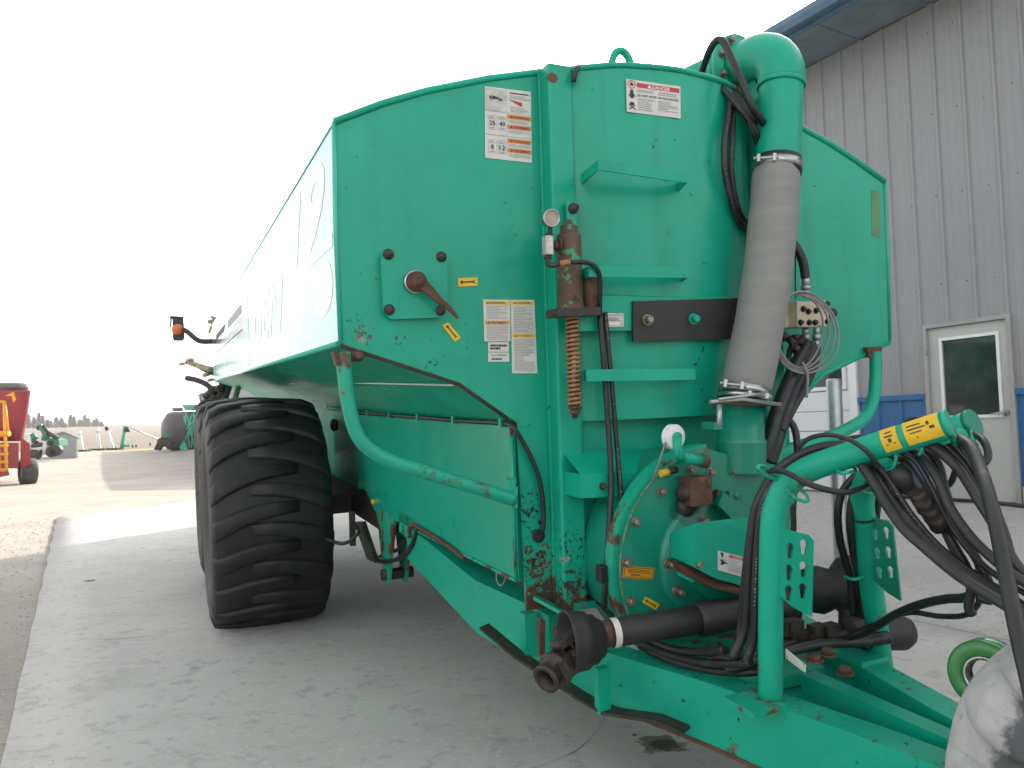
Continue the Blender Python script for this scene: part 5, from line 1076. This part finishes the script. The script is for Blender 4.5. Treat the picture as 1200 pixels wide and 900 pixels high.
keyplate([(914, 619), (953, 628), (951, 723), (912, 715)], (2.165, 2.19, 2.20, 2.18), 'greenworn', [(.29, .20), (.70, .12), (.27, .47), (.70, .39), (.27, .72), (.70, .66)])
keyplate([(1017, 606), (1046, 611), (1056, 702), (1027, 696)], (2.46, 2.38, 2.40, 2.48), 'drum', kh)
# wire hose guides
def guide(pts, r=.005):
    b = MB(); b.tube(sp(pts, 6), r, 6); b.build('hose_guide_ring', 'greenworn', TK)
guide([D(910, 562, 2.12), D(895, 556, 2.05), D(888, 548, 2.02), D(894, 546, 2.05), D(905, 552, 2.12), D(914, 560, 2.18)])
guide([D(922, 572, 2.12), D(930, 582, 2.08), D(942, 588, 2.03), D(947, 586, 2.02), D(944, 579, 2.06), D(934, 572, 2.12), D(926, 573, 2.15)], .0045)
guide([D(983, 545, 2.06), D(982, 552, 2.03), D(988, 555, 2.0), D(996, 553, 2.0), D(1003, 552, 2.05), D(996, 540, 2.06)])
guide([D(1042, 526, 1.99), D(1050, 535, 1.97), D(1046, 548, 1.98), D(1038, 552, 2.0)]); guide([D(1073, 515, 1.95), D(1080, 526, 1.94), D(1077, 533, 1.95)]); guide([D(1112, 503, 1.9), D(1118, 514, 1.9), D(1120, 522, 1.92)]); guide([D(1138, 505, 2.1), D(1142, 518, 2.05), D(1146, 522, 2.05)])
guide([D(990, 676, 2.45), D(1000, 679, 2.38), D(1012, 676, 2.44)]); guide([D(1006, 574, 2.4), D(1016, 578, 2.36), D(1026, 577, 2.4)])
b = MB(); b.lathe(D(1012, 606, 2.47), rt[3]-rt[2], [(-.004, rp(27, rt[1])*1.02), (0, rp(27, rt[1])*1.10), (.004, rp(27, rt[1])*1.02)], 16, close=True); b.build('cable_tie', 'black', rk2)

# ---- hydraulic hoses on the rack
def hp_(pts, w_, m_='hosegrey', prt=None, name='hydraulic_hose'):
    q = [D(*p) for p in pts]; w_ *= .82; return hose_(q, rp(w_, q[len(q)//2]), m_, name, prt=prt)
# bundle over the left pipe and down behind it
hp_([(1040, 522, 2.06), (1000, 522, 2.12), (965, 524, 2.18), (935, 535, 2.22), (910, 553, 2.24), (894, 577, 2.24), (884, 605, 2.25), (879, 650, 2.26), (876, 700, 2.28), (872, 740, 2.3), (858, 772, 2.3)], 15, 'black')
hp_([(1030, 527, 2.05), (990, 530, 2.12), (955, 535, 2.17), (925, 550, 2.20), (905, 570, 2.21), (893, 596, 2.22), (888, 640, 2.23), (885, 700, 2.24), (884, 745, 2.26), (874, 776, 2.27)], 13, 'black', prt=.1)
hp_([(1000, 520, 2.2), (960, 527, 2.24), (925, 540, 2.27), (902, 562, 2.29), (888, 590, 2.30), (879, 630, 2.30), (872, 690, 2.32), (868, 735, 2.34), (866, 772, 2.3)], 12, 'black')
hp_([(937, 524, 2.12), (948, 514, 2.08), (968, 509.5, 2.03), (990, 513, 1.99), (1010, 524, 1.96), (1022, 536, 1.96), (1028, 548, 1.98)], 7)
hp_([(900, 551, 2.1), (920, 553, 2.05), (945, 566, 2.0), (970, 574, 1.96), (990, 577, 1.95), (1008, 573, 1.98), (1020, 566, 2.05)], 9, 'black')
hp_([(985, 516, 2.3), (1010, 512, 2.25), (1040, 514, 2.2)], 8, 'black'); hp_([(1058, 498, 2.1), (1068, 492, 2.05), (1082, 490, 2.02), (1095, 493, 2.0)], 7, 'black')
# hoses fanning out to the lower right
hp_([(1000, 534, 2.05), (1015, 552, 2.0), (1035, 585, 1.94), (1058, 618, 1.88), (1085, 643, 1.82), (1120, 672, 1.76), (1155, 695, 1.70), (1200, 722, 1.64), (1250, 752, 1.6)], 16)
hp_([(1012, 540, 2.07), (1026, 556, 2.02), (1048, 590, 1.97), (1074, 622, 1.91), (1100, 648, 1.86), (1140, 680, 1.8), (1180, 702, 1.75), (1230, 728, 1.7)], 14)
hp_([(1040, 530, 2.05), (1056, 538, 2.02), (1070, 556, 2.0), (1082, 578, 1.98)], 14, 'black')
hp_([(1098, 600, 1.97), (1108, 622, 1.93), (1122, 646, 1.90), (1134, 668, 1.87), (1138, 690, 1.86), (1135, 712, 1.87), (1140, 720, 1.87)], 13, 'black')
hp_([(1060, 524, 2.02), (1080, 535, 1.97), (1098, 560, 1.92), (1114, 596, 1.88), (1140, 632, 1.82), (1170, 660, 1.76), (1200, 682, 1.72), (1250, 715, 1.66)], 15)
hp_([(1084, 528, 2.0), (1100, 545, 1.97), (1108, 580, 1.95), (1120, 618, 1.91), (1140, 648, 1.87), (1154, 672, 1.84), (1158, 686, 1.84), (1150, 700, 1.84), (1162, 704, 1.82)], 13, 'black')
hp_([(1082, 516, 1.95), (1100, 528, 1.92), (1125, 552, 1.88), (1146, 585, 1.85), (1163, 612, 1.81), (1178, 640, 1.78), (1196, 668, 1.75), (1230, 700, 1.7)], 15)
hp_([(1100, 512, 1.95), (1118, 522, 1.93), (1138, 545, 1.90), (1155, 575, 1.87), (1170, 605, 1.86), (1182, 640, 1.84), (1185, 665, 1.84), (1178, 690, 1.85)], 12, 'black')
hp_([(1125, 515, 1.92), (1138, 525, 1.85), (1148, 548, 1.78), (1158, 578, 1.70), (1168, 620, 1.63), (1180, 680, 1.55), (1192, 740, 1.48), (1206, 800, 1.42), (1220, 860, 1.38)], 21)
hp_([(1140, 508, 2.1), (1152, 516, 2.02), (1158, 532, 1.98), (1152, 543, 1.97), (1136, 540, 1.98), (1120, 535, 2.0)], 11, 'black')
hp_([(1048, 532, 2.12), (1054, 555, 2.1), (1068, 573, 2.1), (1090, 578, 2.08), (1112, 568, 2.06), (1120, 552, 2.04)], 9, 'black')
b = MB(); q = sp([D(1052, 536, 2.02), D(1060, 546, 1.99), D(1072, 562, 1.97), D(1085, 580, 1.95), D(1092, 592, 1.94)], 5); b.tube(q, .016, 10); q2 = sp([D(1046, 545, 2.0), D(1056, 560, 1.99), D(1070, 575, 1.98)], 5); b.tube(q2, [.02+.016*math.sin(PI*i/(len(q2)-1)) for i in range(len(q2))], 10); b.build('rubber_sleeve', 'black', TK)
b = MB(); q = [D(1076, 578, 1.95), D(1082, 588, 1.94), D(1090, 598, 1.93), D(1097, 608, 1.92)]
for i, p in enumerate(q): b.tube([p-A([.006, 0, -.008]), p+A([.018, 0, -.022])], [.024, .026], 8)
b.tube([D(1080, 582, 1.95), D(1104, 600, 1.94)], .014, 7); b.build('electric_plug', 'darkiron', TK)
hp_([(1090, 572, 1.97), (1100, 606, 1.93), (1110, 630, 1.92), (1122, 655, 1.9), (1130, 670, 1.89)], 10, 'black')
for k, pth in enumerate([[(1022, 538, 2.03), (1040, 560, 1.99), (1066, 600, 1.95), (1096, 636, 1.90), (1130, 664, 1.86), (1170, 690, 1.8), (1230, 728, 1.72)], [(1050, 527, 2.0), (1072, 540, 1.97), (1092, 572, 1.93), (1112, 612, 1.9), (1136, 646, 1.86), (1170, 676, 1.80), (1230, 712, 1.72)],
    [(1092, 514, 1.95), (1112, 526, 1.93), (1134, 552, 1.9), (1156, 592, 1.86), (1172, 630, 1.82), (1190, 665, 1.78), (1230, 705, 1.7)], [(1112, 508, 1.96), (1130, 518, 1.94), (1148, 545, 1.9), (1164, 582, 1.87), (1176, 620, 1.86), (1184, 650, 1.86), (1190, 690, 1.86)],
    [(1070, 520, 2.02), (1088, 530, 2.0), (1102, 552, 1.98), (1112, 585, 1.96), (1124, 620, 1.94), (1142, 650, 1.92), (1150, 676, 1.92)]]): hp_(pth, 8.5 if k % 2 else 10, 'black', prt=(.2 if k in (0, 2) else None))
# vertical pairs behind the right pipe
hp_([(1004, 556, 2.5), (988, 575, 2.5), (982, 600, 2.5), (984, 630, 2.52), (990, 655, 2.54), (997, 680, 2.56), (1000, 720, 2.58)], 11, 'black')
hp_([(1010, 560, 2.46), (1000, 580, 2.46), (996, 610, 2.47), (999, 640, 2.50), (1004, 665, 2.52), (1010, 690, 2.54), (1012, 730, 2.56)], 11, 'black')
hp_([(1032, 560, 2.5), (1028, 600, 2.5), (1024, 640, 2.54), (1018, 700, 2.6), (1014, 735, 2.6)], 9, 'black')
hp_([(929, 590, 2.5), (930, 620, 2.5), (926, 660, 2.5), (928, 700, 2.5)], 8, 'black')
# looping hoses low on the right
hp_([(1148, 690, 1.95), (1132, 700, 2.0), (1108, 702, 2.08), (1080, 708, 2.18), (1050, 720, 2.3), (1020, 738, 2.42), (990, 748, 2.5)], 13, 'black')
hp_([(1148, 692, 1.95), (1146, 708, 1.98), (1130, 721, 2.05), (1100, 722, 2.15), (1065, 718, 2.25), (1030, 730, 2.4), (1000, 742, 2.5)], 8, 'black')
# tangle on the drawbar
for k, pth in enumerate([[(850, 762, 2.32), (825, 764, 2.42), (795, 762, 2.52), (770, 755, 2.6), (745, 745, 2.66)], [(880, 776, 2.26), (850, 778, 2.34), (815, 775, 2.45), (780, 766, 2.55), (750, 755, 2.62)], [(900, 786, 2.3), (860, 788, 2.36), (820, 783, 2.45), (790, 775, 2.52), (760, 763, 2.6)],
    [(830, 770, 2.42), (860, 776, 2.4), (900, 764, 2.45), (945, 748, 2.5), (1000, 742, 2.5)], [(850, 785, 2.34), (880, 778, 2.34), (915, 766, 2.38), (960, 755, 2.45), (1010, 752, 2.5), (1045, 748, 2.5)], [(918, 745, 2.5), (950, 744, 2.52), (985, 752, 2.5), (1040, 745, 2.52)]]): hp_(pth, 12 if k < 3 else 15, 'black')
b = MB(); c = D(975, 690, 2.72); b.lathe(c, unit(A([.8, -.6, .1])), [(-.12, .03), (-.11, .07), (-.04, .085), (.0, .07), (.03, .105), (.07, .115), (.10, .10), (.12, .06), (.12, .01)], 20)
b.lathe(D(1002, 725, 2.66), (0, 0, 1), [(-.12, .06), (.10, .05), (.14, .03), (.14, .01)], 14); b.lathe(D(1040, 742, 2.6), unit(A([1, -.3, 0])), [(-.09, .05), (.05, .06), (.08, .045), (.08, .01)], 14); b.build('shaft_boot', 'plate', TK)
b = MB(); rr = random.Random(8)
for i in range(10):
    p = D(rr.uniform(922, 1000), rr.uniform(730, 752), 2.5); b.box(p-A([.025, .02, .02]), p+A([.03, .02, .025]))
b.build('valve_bank', 'darkiron', TK)
decal('paper_label', [D(921, 760, 2.33), D(945, 780, 2.26), D(944, 789, 2.22), D(920, 771, 2.30)], [('lines', 'print', .05, .1, .95, .9, 4, .5)], TK)
b = MB(); rr = random.Random(11)
for x, y, z in ((955, 775, 2.3), (970, 768, 2.32), (990, 790, 2.25)): b.hexbolt(D(x, y, z), (0, 0, 1), .018, .02)
b.build('floor_bolt', 'rust', TK)
b = MB(); b.box((-.03, -1.7, -1.165), (.03, -.75, -1.10)); b.build('drawbar_rib', 'greenworn', TK)
for x in (-.36, .2): 
    b = MB(); b.box((x-.02, -.93 if x < 0 else -.80, -1.10), (x+.10, -.80 if x < 0 else -.66, -1.085)); b.build('rack_foot', 'greenrust', TK)

# ---- drive shaft parked across the drawbar
q0, q1 = D(716, 742, 2.50), D(818, 726, 2.58); q2 = D(850, 716, 2.60); q3 = D(905, 694, 2.66); ax = unit(q1-q0)
b = MB(); r = rp(33, q0); b.tube([q0, q0+(q1-q0)*.5, q1], [r, r*1.02, r*1.04], 20); b.lathe(q1, ax, [(-.005, r*1.0), (0, r*1.22), (.04, r*1.25), (.075, r*1.22), (.10, r*1.12), (.2, r*1.1), (.3, r*1.3), (.36, r*1.35), (.36, .01)], 20); ds = b.build('drive_shaft_tube', 'plate', TK)
b = MB(); b.lathe(q0, ax, [(.0, r*1.02), (.022, r*1.03)], 20); b.build('white_collar', 'decal', ds)
b = MB(); b.tube([D(700, 744, 2.49), q0+ax*.004], [r*.93, r*.93], 16); b.build('bare_collar', 'rust', ds)
bx = D(697, 749, 2.48); ba = -unit(ax*1.0+A([.0, .0, -.05]))
R1 = .098
b = MB(); b.lathe(bx, ba, [(-.03, r*.9), (-.02, R1*.62), (.0, R1*.70), (.004, R1*.80), (.03, R1*.82), (.034, R1*.93), (.06, R1*.96), (.085, R1*1.0), (.095, R1*1.03), (.10, R1*1.0), (.095, R1*.94), (.03, R1*.74), (.02, .03)], 28); b.build('shield_bell', 'plate', ds)
yk = D(663, 772, 2.44); ya = unit(yk-bx)
b = MB(); c = D(681, 754, 2.45); b.lathe(c, ya, [(-.07, .02), (-.07, .036), (.015, .036), (.02, .02)], 14)
sdv = unit(np.cross(ya, A([0, -1., .2]))); nv = np.cross(sdv, ya)
for s_ in (-1, 1):
    e = c+sdv*s_*.038
    b.hexa([e-nv*.026-sdv*.013, e+nv*.026-sdv*.013, e+nv*.026+ya*.07-sdv*.013, e-nv*.026+ya*.07-sdv*.013, e-nv*.026+sdv*.013, e+nv*.026+sdv*.013, e+nv*.026+ya*.07+sdv*.013, e-nv*.026+ya*.07+sdv*.013])
    b.lathe(e+ya*.07, sdv, [(-.014, .001), (-.014, .024), (.014, .024), (.014, .001)], 12)
b.build('inner_yoke', 'darkiron', ds)
b = MB(); c2_ = yk; ya2 = unit(D(640, 796, 2.36)-yk)
for s_ in (-1, 1):
    e = c2_+nv*s_*.050; b.hexa([e-sdv*.027-nv*.012-ya2*.02, e+sdv*.027-nv*.012-ya2*.02, e+sdv*.030-nv*.012+ya2*.06, e-sdv*.030-nv*.012+ya2*.06, e-sdv*.027+nv*.012-ya2*.02, e+sdv*.027+nv*.012-ya2*.02, e+sdv*.030+nv*.012+ya2*.06, e-sdv*.030+nv*.012+ya2*.06])
    b.lathe(e-ya2*.02, nv, [(-.016, .001), (-.016, .028), (.016, .028), (.016, .001)], 14)
b.tube([c2_-nv*.06, c2_+nv*.06], .016, 8); b.tube([c2_-sdv*.055, c2_+sdv*.055], .016, 8)
b.lathe(c2_+ya2*.065, ya2, [(-.022, .02), (-.020, .056), (-.004, .060), (.002, .052), (.006, .044), (.036, .043), (.038, .047), (.048, .046), (.049, .033), (.01, .027)], 18); b.build('outer_yoke', 'darkiron', ds)
b = MB(); b.lathe(c2_-nv*.07, nv, [(-.004, .001), (-.003, .012), (.002, .013)], 10); b.build('cross_cap', 'bolt', ds)

# ---- wheels
def tyre(c, R, x0, x1):
    w_ = x1-x0; cx = (x0+x1)/2; prof = [(-.40, .50), (-.47, .56), (-.525, .68), (-.535, .78), (-.515, .88), (-.485, .945), (-.40, .972), (-.2, .988), (0, .993), (.2, .988), (.40, .972), (.485, .945), (.515, .88), (.535, .78), (.525, .68), (.47, .56), (.40, .50)]
    N = 88; b = MB(); v = []
    def pt(a, r, th):
        z = c[2]+R*r*math.sin(th); z = max(z, c[2]-R*.965); return (cx+a*w_, c[1]-R*r*math.cos(th), z)
    for k in range(N):
        for (a, r) in prof: v.append(pt(a, r, 2*PI*k/N))
    n = len(prof); f = []; b.add(v, [])
    for k in range(N):
        for i in range(n-1):
            b.f.append([k*n+i, k*n+i+1, ((k+1) % N)*n+i+1, ((k+1) % N)*n+i]); b.m.append(1 if (i < 4 or i >= n-5) else 0); b.sm.append(True)
    NL_ = 20; rr = lambda a: float(np.interp(abs(a), [0, .2, .4, .485, .52], [.993, .988, .972, .945, .88]))
    for s_ in (-1, 1):
        for k in range(NL_):
            th0 = 2*PI*(k+(.5 if s_ > 0 else 0))/NL_; path = [(.52, -.025), (.49, 0), (.40, .045), (.28, .092), (.14, .130), (.0, .150), (-.20, .158)]; v = []
            for j, (a, dt) in enumerate(path):
                a_ = a*s_; hw = (.085, .088, .084, .078, .070, .062, .050)[j]; hgt_ = (.012, .036, .036, .034, .032, .030, .022)[j]; r0 = rr(a)-.012
                for (dth, r_) in ((-hw, r0), (-hw*.86, rr(a)+hgt_*.72), (-hw*.6, rr(a)+hgt_), (hw*.6, rr(a)+hgt_), (hw*.86, rr(a)+hgt_*.72), (hw, r0)): v.append(pt(a_, r_, th0+dt+dth))
            m_ = len(path); b.add(v, [(6*j+q, 6*j+q+1, 6*j+7+q, 6*j+6+q) for j in range(m_-1) for q in range(5)] + [tuple(range(6)), tuple(6*m_-6+q for q in range(6))], 0, True)
    return b
ZC = -1.755+.80*.965
b = tyre((0, 3.0, ZC), .765, -1.615, -.915); whl = b.build('wheel', ['tyre', 'tyreside'], TK)
b = MB(); b.lathe((-1.278, 3.0, ZC), (1, 0, 0), [(-.27, .40), (-.25, .38), (-.1, .36), (-.08, .12), (-.13, .10), (-.13, .01)], 28); b.lathe((-1.25, 3.0, ZC), (1, 0, 0), [(.27, .40), (.25, .38), (.1, .36), (.08, .12), (.08, .01)], 28); b.build('rim', 'decal', whl)
def copywheel(dx, dy):
    o = whl.copy(); COL.objects.link(o); o.parent = TK; o.location = Vector(whl.location)+Vector((dx, dy, 0))
    for ch_ in whl.children:
        q = ch_.copy(); COL.objects.link(q); q.parent = o
copywheel(0, 1.72); copywheel(2.50, 0); copywheel(2.50, 1.72)
# axles, hanger brackets and under gear
b = MB(); b.box((-1.0, 2.93, ZC-.06), (1.0, 3.07, ZC+.06)); b.box((-1.0, 4.65, ZC-.06), (1.0, 4.79, ZC+.06)); b.build('axle', 'darkiron', TK)
b = MB(); b.box((-.66, 2.0, -1.04), (-.50, 5.6, -.86)); b.box((.50, 2.0, -1.04), (.66, 5.6, -.86)); b.build('walking_beam', 'darkiron', TK)
b = MB(); b.box((-.62, 1.5, -.95), (.62, 6.0, -.30)); b.build('sump_box', 'greenworn', TK)
b = MB()
for xo in (sx-.005, sx+.10):
    b.prism([(xo, 2.16, -.88), (xo, 1.72, -.90), (xo, 1.90, -1.33), (xo, 1.99, -1.33)], (.018, 0, 0))
b.build('hanger_bracket', 'greenrust', TK)
b = MB(); b.tube([(sx-.03, 1.945, -1.28), (sx+.16, 1.945, -1.28)], .035, 12); b.build('hanger_pin', 'darkiron', TK)
hose_([D(490, 618, 4.0), D(482, 640, 4.1), D(468, 654, 4.3), D(448, 658, 4.6), D(430, 650, 4.8)], .014, name='brake_hose'); hose_([D(486, 612, 4.2), D(476, 632, 4.3), D(464, 645, 4.5), D(445, 652, 4.8)], .011, name='brake_hose')
hose_([D(383, 632, 4.6), D(400, 637, 4.5), D(413, 632, 4.5), D(420, 622, 4.5), D(414, 614, 4.6)], .011, name='brake_hose')
b = MB(); b.box(D(410, 600, 4.7), D(418, 640, 4.7)+A([0, .05, 0])); b.prism([D(414, 612, 4.6), D(424, 612, 4.6), D(440, 660, 4.5), D(430, 655, 4.5)], (.03, .02, 0)); b.build('spring_bracket', 'darkiron', TK)
b = MB(); c = D(449, 588, 3.95); p = T(438, 588, sx-.008, 0); b.ball(p, .018); b.build('marker_tag', 'yellow', TK)
b = MB(); c = T(395, 497, sx-.02, 0); b.lathe(T(395, 498, sx-.012, 0), (-1, 0, 0), [(0, .04), (.03, .05), (.05, .03), (.05, .001)], 12); b.build('junction_box', 'darkiron', TK)
b = MB(); p = T(383, 473, sx-.02, 0); b.box(p-A([.015, .02, .03]), p+A([.015, .02, .03])); b.build('white_clip', 'white', TK)

# ---- things fixed at the rear
yr = LEN; Zr = depth(A([-1.3, yr, 0]))
b = MB(); q = sp([D(250, 400, Zr), D(236, 400, Zr), D(228, 396, Zr), D(220, 389, Zr), D(214, 386, Zr)], 5); b.tube(q, .035, 8); b.build('lamp_arm', 'plate', TK)
b = MB(); b.prism([D(202, 371, Zr), D(215, 371.5, Zr), D(216.5, 396, Zr), D(214, 399, Zr), D(204, 399, Zr), D(202.5, 396, Zr)], A([0, .10, 0])); b.prism([D(199.5, 370, Zr), D(215, 371, Zr), D(215, 373.5, Zr), D(199, 373, Zr)], A([0, .12, 0])-A([0, .3, 0])*0); b.prism([D(199.5, 371, Zr), D(201.5, 371, Zr), D(201, 383, Zr), D(199, 383, Zr)], A([0, .10, 0])); lamp = b.build('marker_lamp', 'plate', TK)
b = MB(); b.lathe(D(208.5, 386, Zr-.02), (.25, -1, 0), [(-.05, .07), (.02, .07), (.035, .05), (.04, .001)], 18); b.build('lamp_lens', 'lens', lamp)
b = MB(); rr = random.Random(6)
for i in range(7):
    p = D(rr.uniform(240, 252), rr.uniform(371, 378), Zr+.3); b.tube([p, p+A([rr.uniform(-.1, .1), 0, rr.uniform(-.04, .04)])], rr.uniform(.018, .04), 7)
b.tube(sp([D(250, 377, Zr+.3), D(247, 384, Zr+.3), D(245, 391, Zr+.3)], 3), .02, 6); b.build('rear_coupling', 'tan', TK)
for pth, w_, m_ in (([(256, 440, 10.6), (240, 433, 10.7), (228, 427, 10.8), (218, 424, 10.8)], 7, 'plate'), ([(248, 433, 10.6), (234, 429, 10.7), (222, 425, 10.8)], 8, 'tan'), ([(252, 462, 10.5), (244, 452, 10.6), (232, 446, 10.7), (219, 443, 10.8)], 8, 'plate'), ([(262, 470, 10.4), (268, 452, 10.5), (272, 440, 10.5)], 11, 'plate'), ([(275, 468, 9.4), (280, 452, 9.6), (284, 440, 9.8)], 8, 'dust')):
    hp_(pth, w_, m_, name='rear_hose' if m_ != 'dust' else 'rear_strut')
b = MB()
for (x, y, w_) in ((213, 427, 4), (222, 423, 5), (241, 440, 5), (246, 446, 4), (252, 455, 5), (247, 460, 4)):
    p = D(x, y, 10.6); r = rp(w_, p); b.tube([p-A([r, 0, 0]), p+A([r*1.6, .05, r*.8])], r, 8)
b.build('hose_coupling', 'tan', TK)
b = MB(); b.tube(sp([D(236, 475, 10.5), D(234, 464, 10.5), D(238, 461, 10.5), D(246, 461, 10.5)], 4), .016, 6); b.build('rear_handle', 'galv', TK)
b = MB(); 
for i in range(10):
    p = D(rr.uniform(248, 262), rr.uniform(446, 470), 10.4); b.tube([p, p+A([rr.uniform(-.15, .15), .1, rr.uniform(-.15, .15)])], rr.uniform(.03, .05), 7)
b.build('rear_manifold', 'darkiron', TK)
# ================================================================== NEAR CORNER: old tyre and green roller
oc = P(1366, 986, 1.615); oR = .40
oc[2] = hgt(oc[0], oc[1])+.035+oR
ot = thing('old_tyre', 'weathered grey rubber tyre with worn whitish edge in the bottom right corner', 'tyre', (oc[0], oc[1], hgt(oc[0], oc[1])+.035))
oa = unit(np.array([.62, .78, -.08]))
b = MB(); N = 72; u_ = unit(np.cross(oa, np.array([0, 0, 1.]))); v_ = np.cross(u_, oa)
KS = .80
prof = [(h*.9, r*KS) for h, r in ((-.06, .28), (-.10, .31), (-.135, .37), (-.14, .42), (-.12, .465), (-.08, .49), (0, .50), (.08, .49), (.12, .465), (.14, .42), (.10, .31), (.06, .28))]
v = [oc+oa*h+(u_*math.cos(2*PI*k/N)+v_*math.sin(2*PI*k/N))*r for k in range(N) for (h, r) in prof]; n = len(prof)
b.add(v, [(k*n+i, k*n+(i+1) % n, ((k+1) % N)*n+(i+1) % n, ((k+1) % N)*n+i) for k in range(N) for i in range(n)], 0, True)
for k in range(11):                                       # broad rounded lobes on the side wall
    for s_ in (-1, 1):
        th = 2*PI*k/11+.29; q = []; R5 = ((.13, .30, .20), (.158, .36, .21), (.160, .42, .21), (.140, .462, .19), (.10, .488, .15))
        for (h, r, hw) in R5:
            for (dt, dh) in ((-hw, -.03), (-hw*.9, -.004), (-hw*.6, .008), (0, .012), (hw*.6, .008), (hw*.9, -.004), (hw, -.03)): q.append(oc+oa*(h*.9+dh)*s_+(u_*math.cos(th+dt+(.44-r)*.9)+v_*math.sin(th+dt+(.44-r)*.9))*r*KS)
        b.add(q, [(7*j+i, 7*j+i+1, 7*j+8+i, 7*j+7+i) for j in range(4) for i in range(6)], 0, True)
b.build('tyre_casing', 'oldtyre', ot)
b = MB(); b.lathe(oc, oa, [(-.07, .235), (-.06, .20), (0, .19), (.06, .20), (.07, .235)], 36); b.lathe(oc, oa, [(-.0, .195), (-.01, .06), (-.05, .05), (-.05, .01)], 28); b.build('rim', 'galv', ot)
gc = P(1158, 790, 1.95); gz = hgt(gc[0], gc[1])+.035
gr_ = thing('green_roller', 'small green roller wheel with steel bearing on a stub post behind the old tyre', 'roller', (gc[0], gc[1], gz))
ga2 = unit(np.array([-.74, -.66, .06])); rk_ = 40/FPX*1.95
b = MB(); b.lathe(gc, ga2, [(-.035, rk_*.55), (-.035, rk_*.94), (-.028, rk_), (-.012, rk_), (-.008, rk_*.96), (.008, rk_*.96), (.012, rk_), (.028, rk_), (.035, rk_*.94), (.037, rk_*.62), (.03, rk_*.55)], 36, close=True); b.build('wheel', 'wgreen', gr_)
b = MB(); b.lathe(gc, ga2, [(.0, rk_*.56), (.034, rk_*.56), (.036, rk_*.50), (.030, rk_*.44), (.0, rk_*.42)], 30); b.build('bearing', 'steel', gr_)
b = MB(); b.lathe(gc, ga2, [(-.09, rk_*.2), (.02, rk_*.2), (.024, .001)], 18); b.build('axle', 'galv', gr_)
b = MB(); p = gc-ga2*.075; b.tube([p, np.array([p[0]+.02, p[1], gz])], .03, 10); q = np.array([p[0]+.02, p[1], gz]); b.box(q-np.array([.09, .09, 0]), q+np.array([.09, .09, .012])); b.build('stub_post', 'darkiron', gr_)

# ---- thin sunlit farm haze round everything
b = MB(); b.box((-1500, -80, -2.5), (1200, 1500, 32)); hz = b.build('haze', 'stone'); hz.data.materials.clear()
hm_ = bpy.data.materials.new('air_haze'); hm_.use_nodes = True; hn = hm_.node_tree.nodes; hn.clear()
ho = hn.new('ShaderNodeOutputMaterial'); hv = hn.new('ShaderNodeVolumePrincipled'); hv.inputs['Color'].default_value = (.86, .87, .88, 1); hv.inputs['Density'].default_value = .0008; hv.inputs['Anisotropy'].default_value = .3
hm_.node_tree.links.new(hv.outputs[0], ho.inputs['Volume']); hz.data.materials.append(hm_); struct(hz, 'stuff')
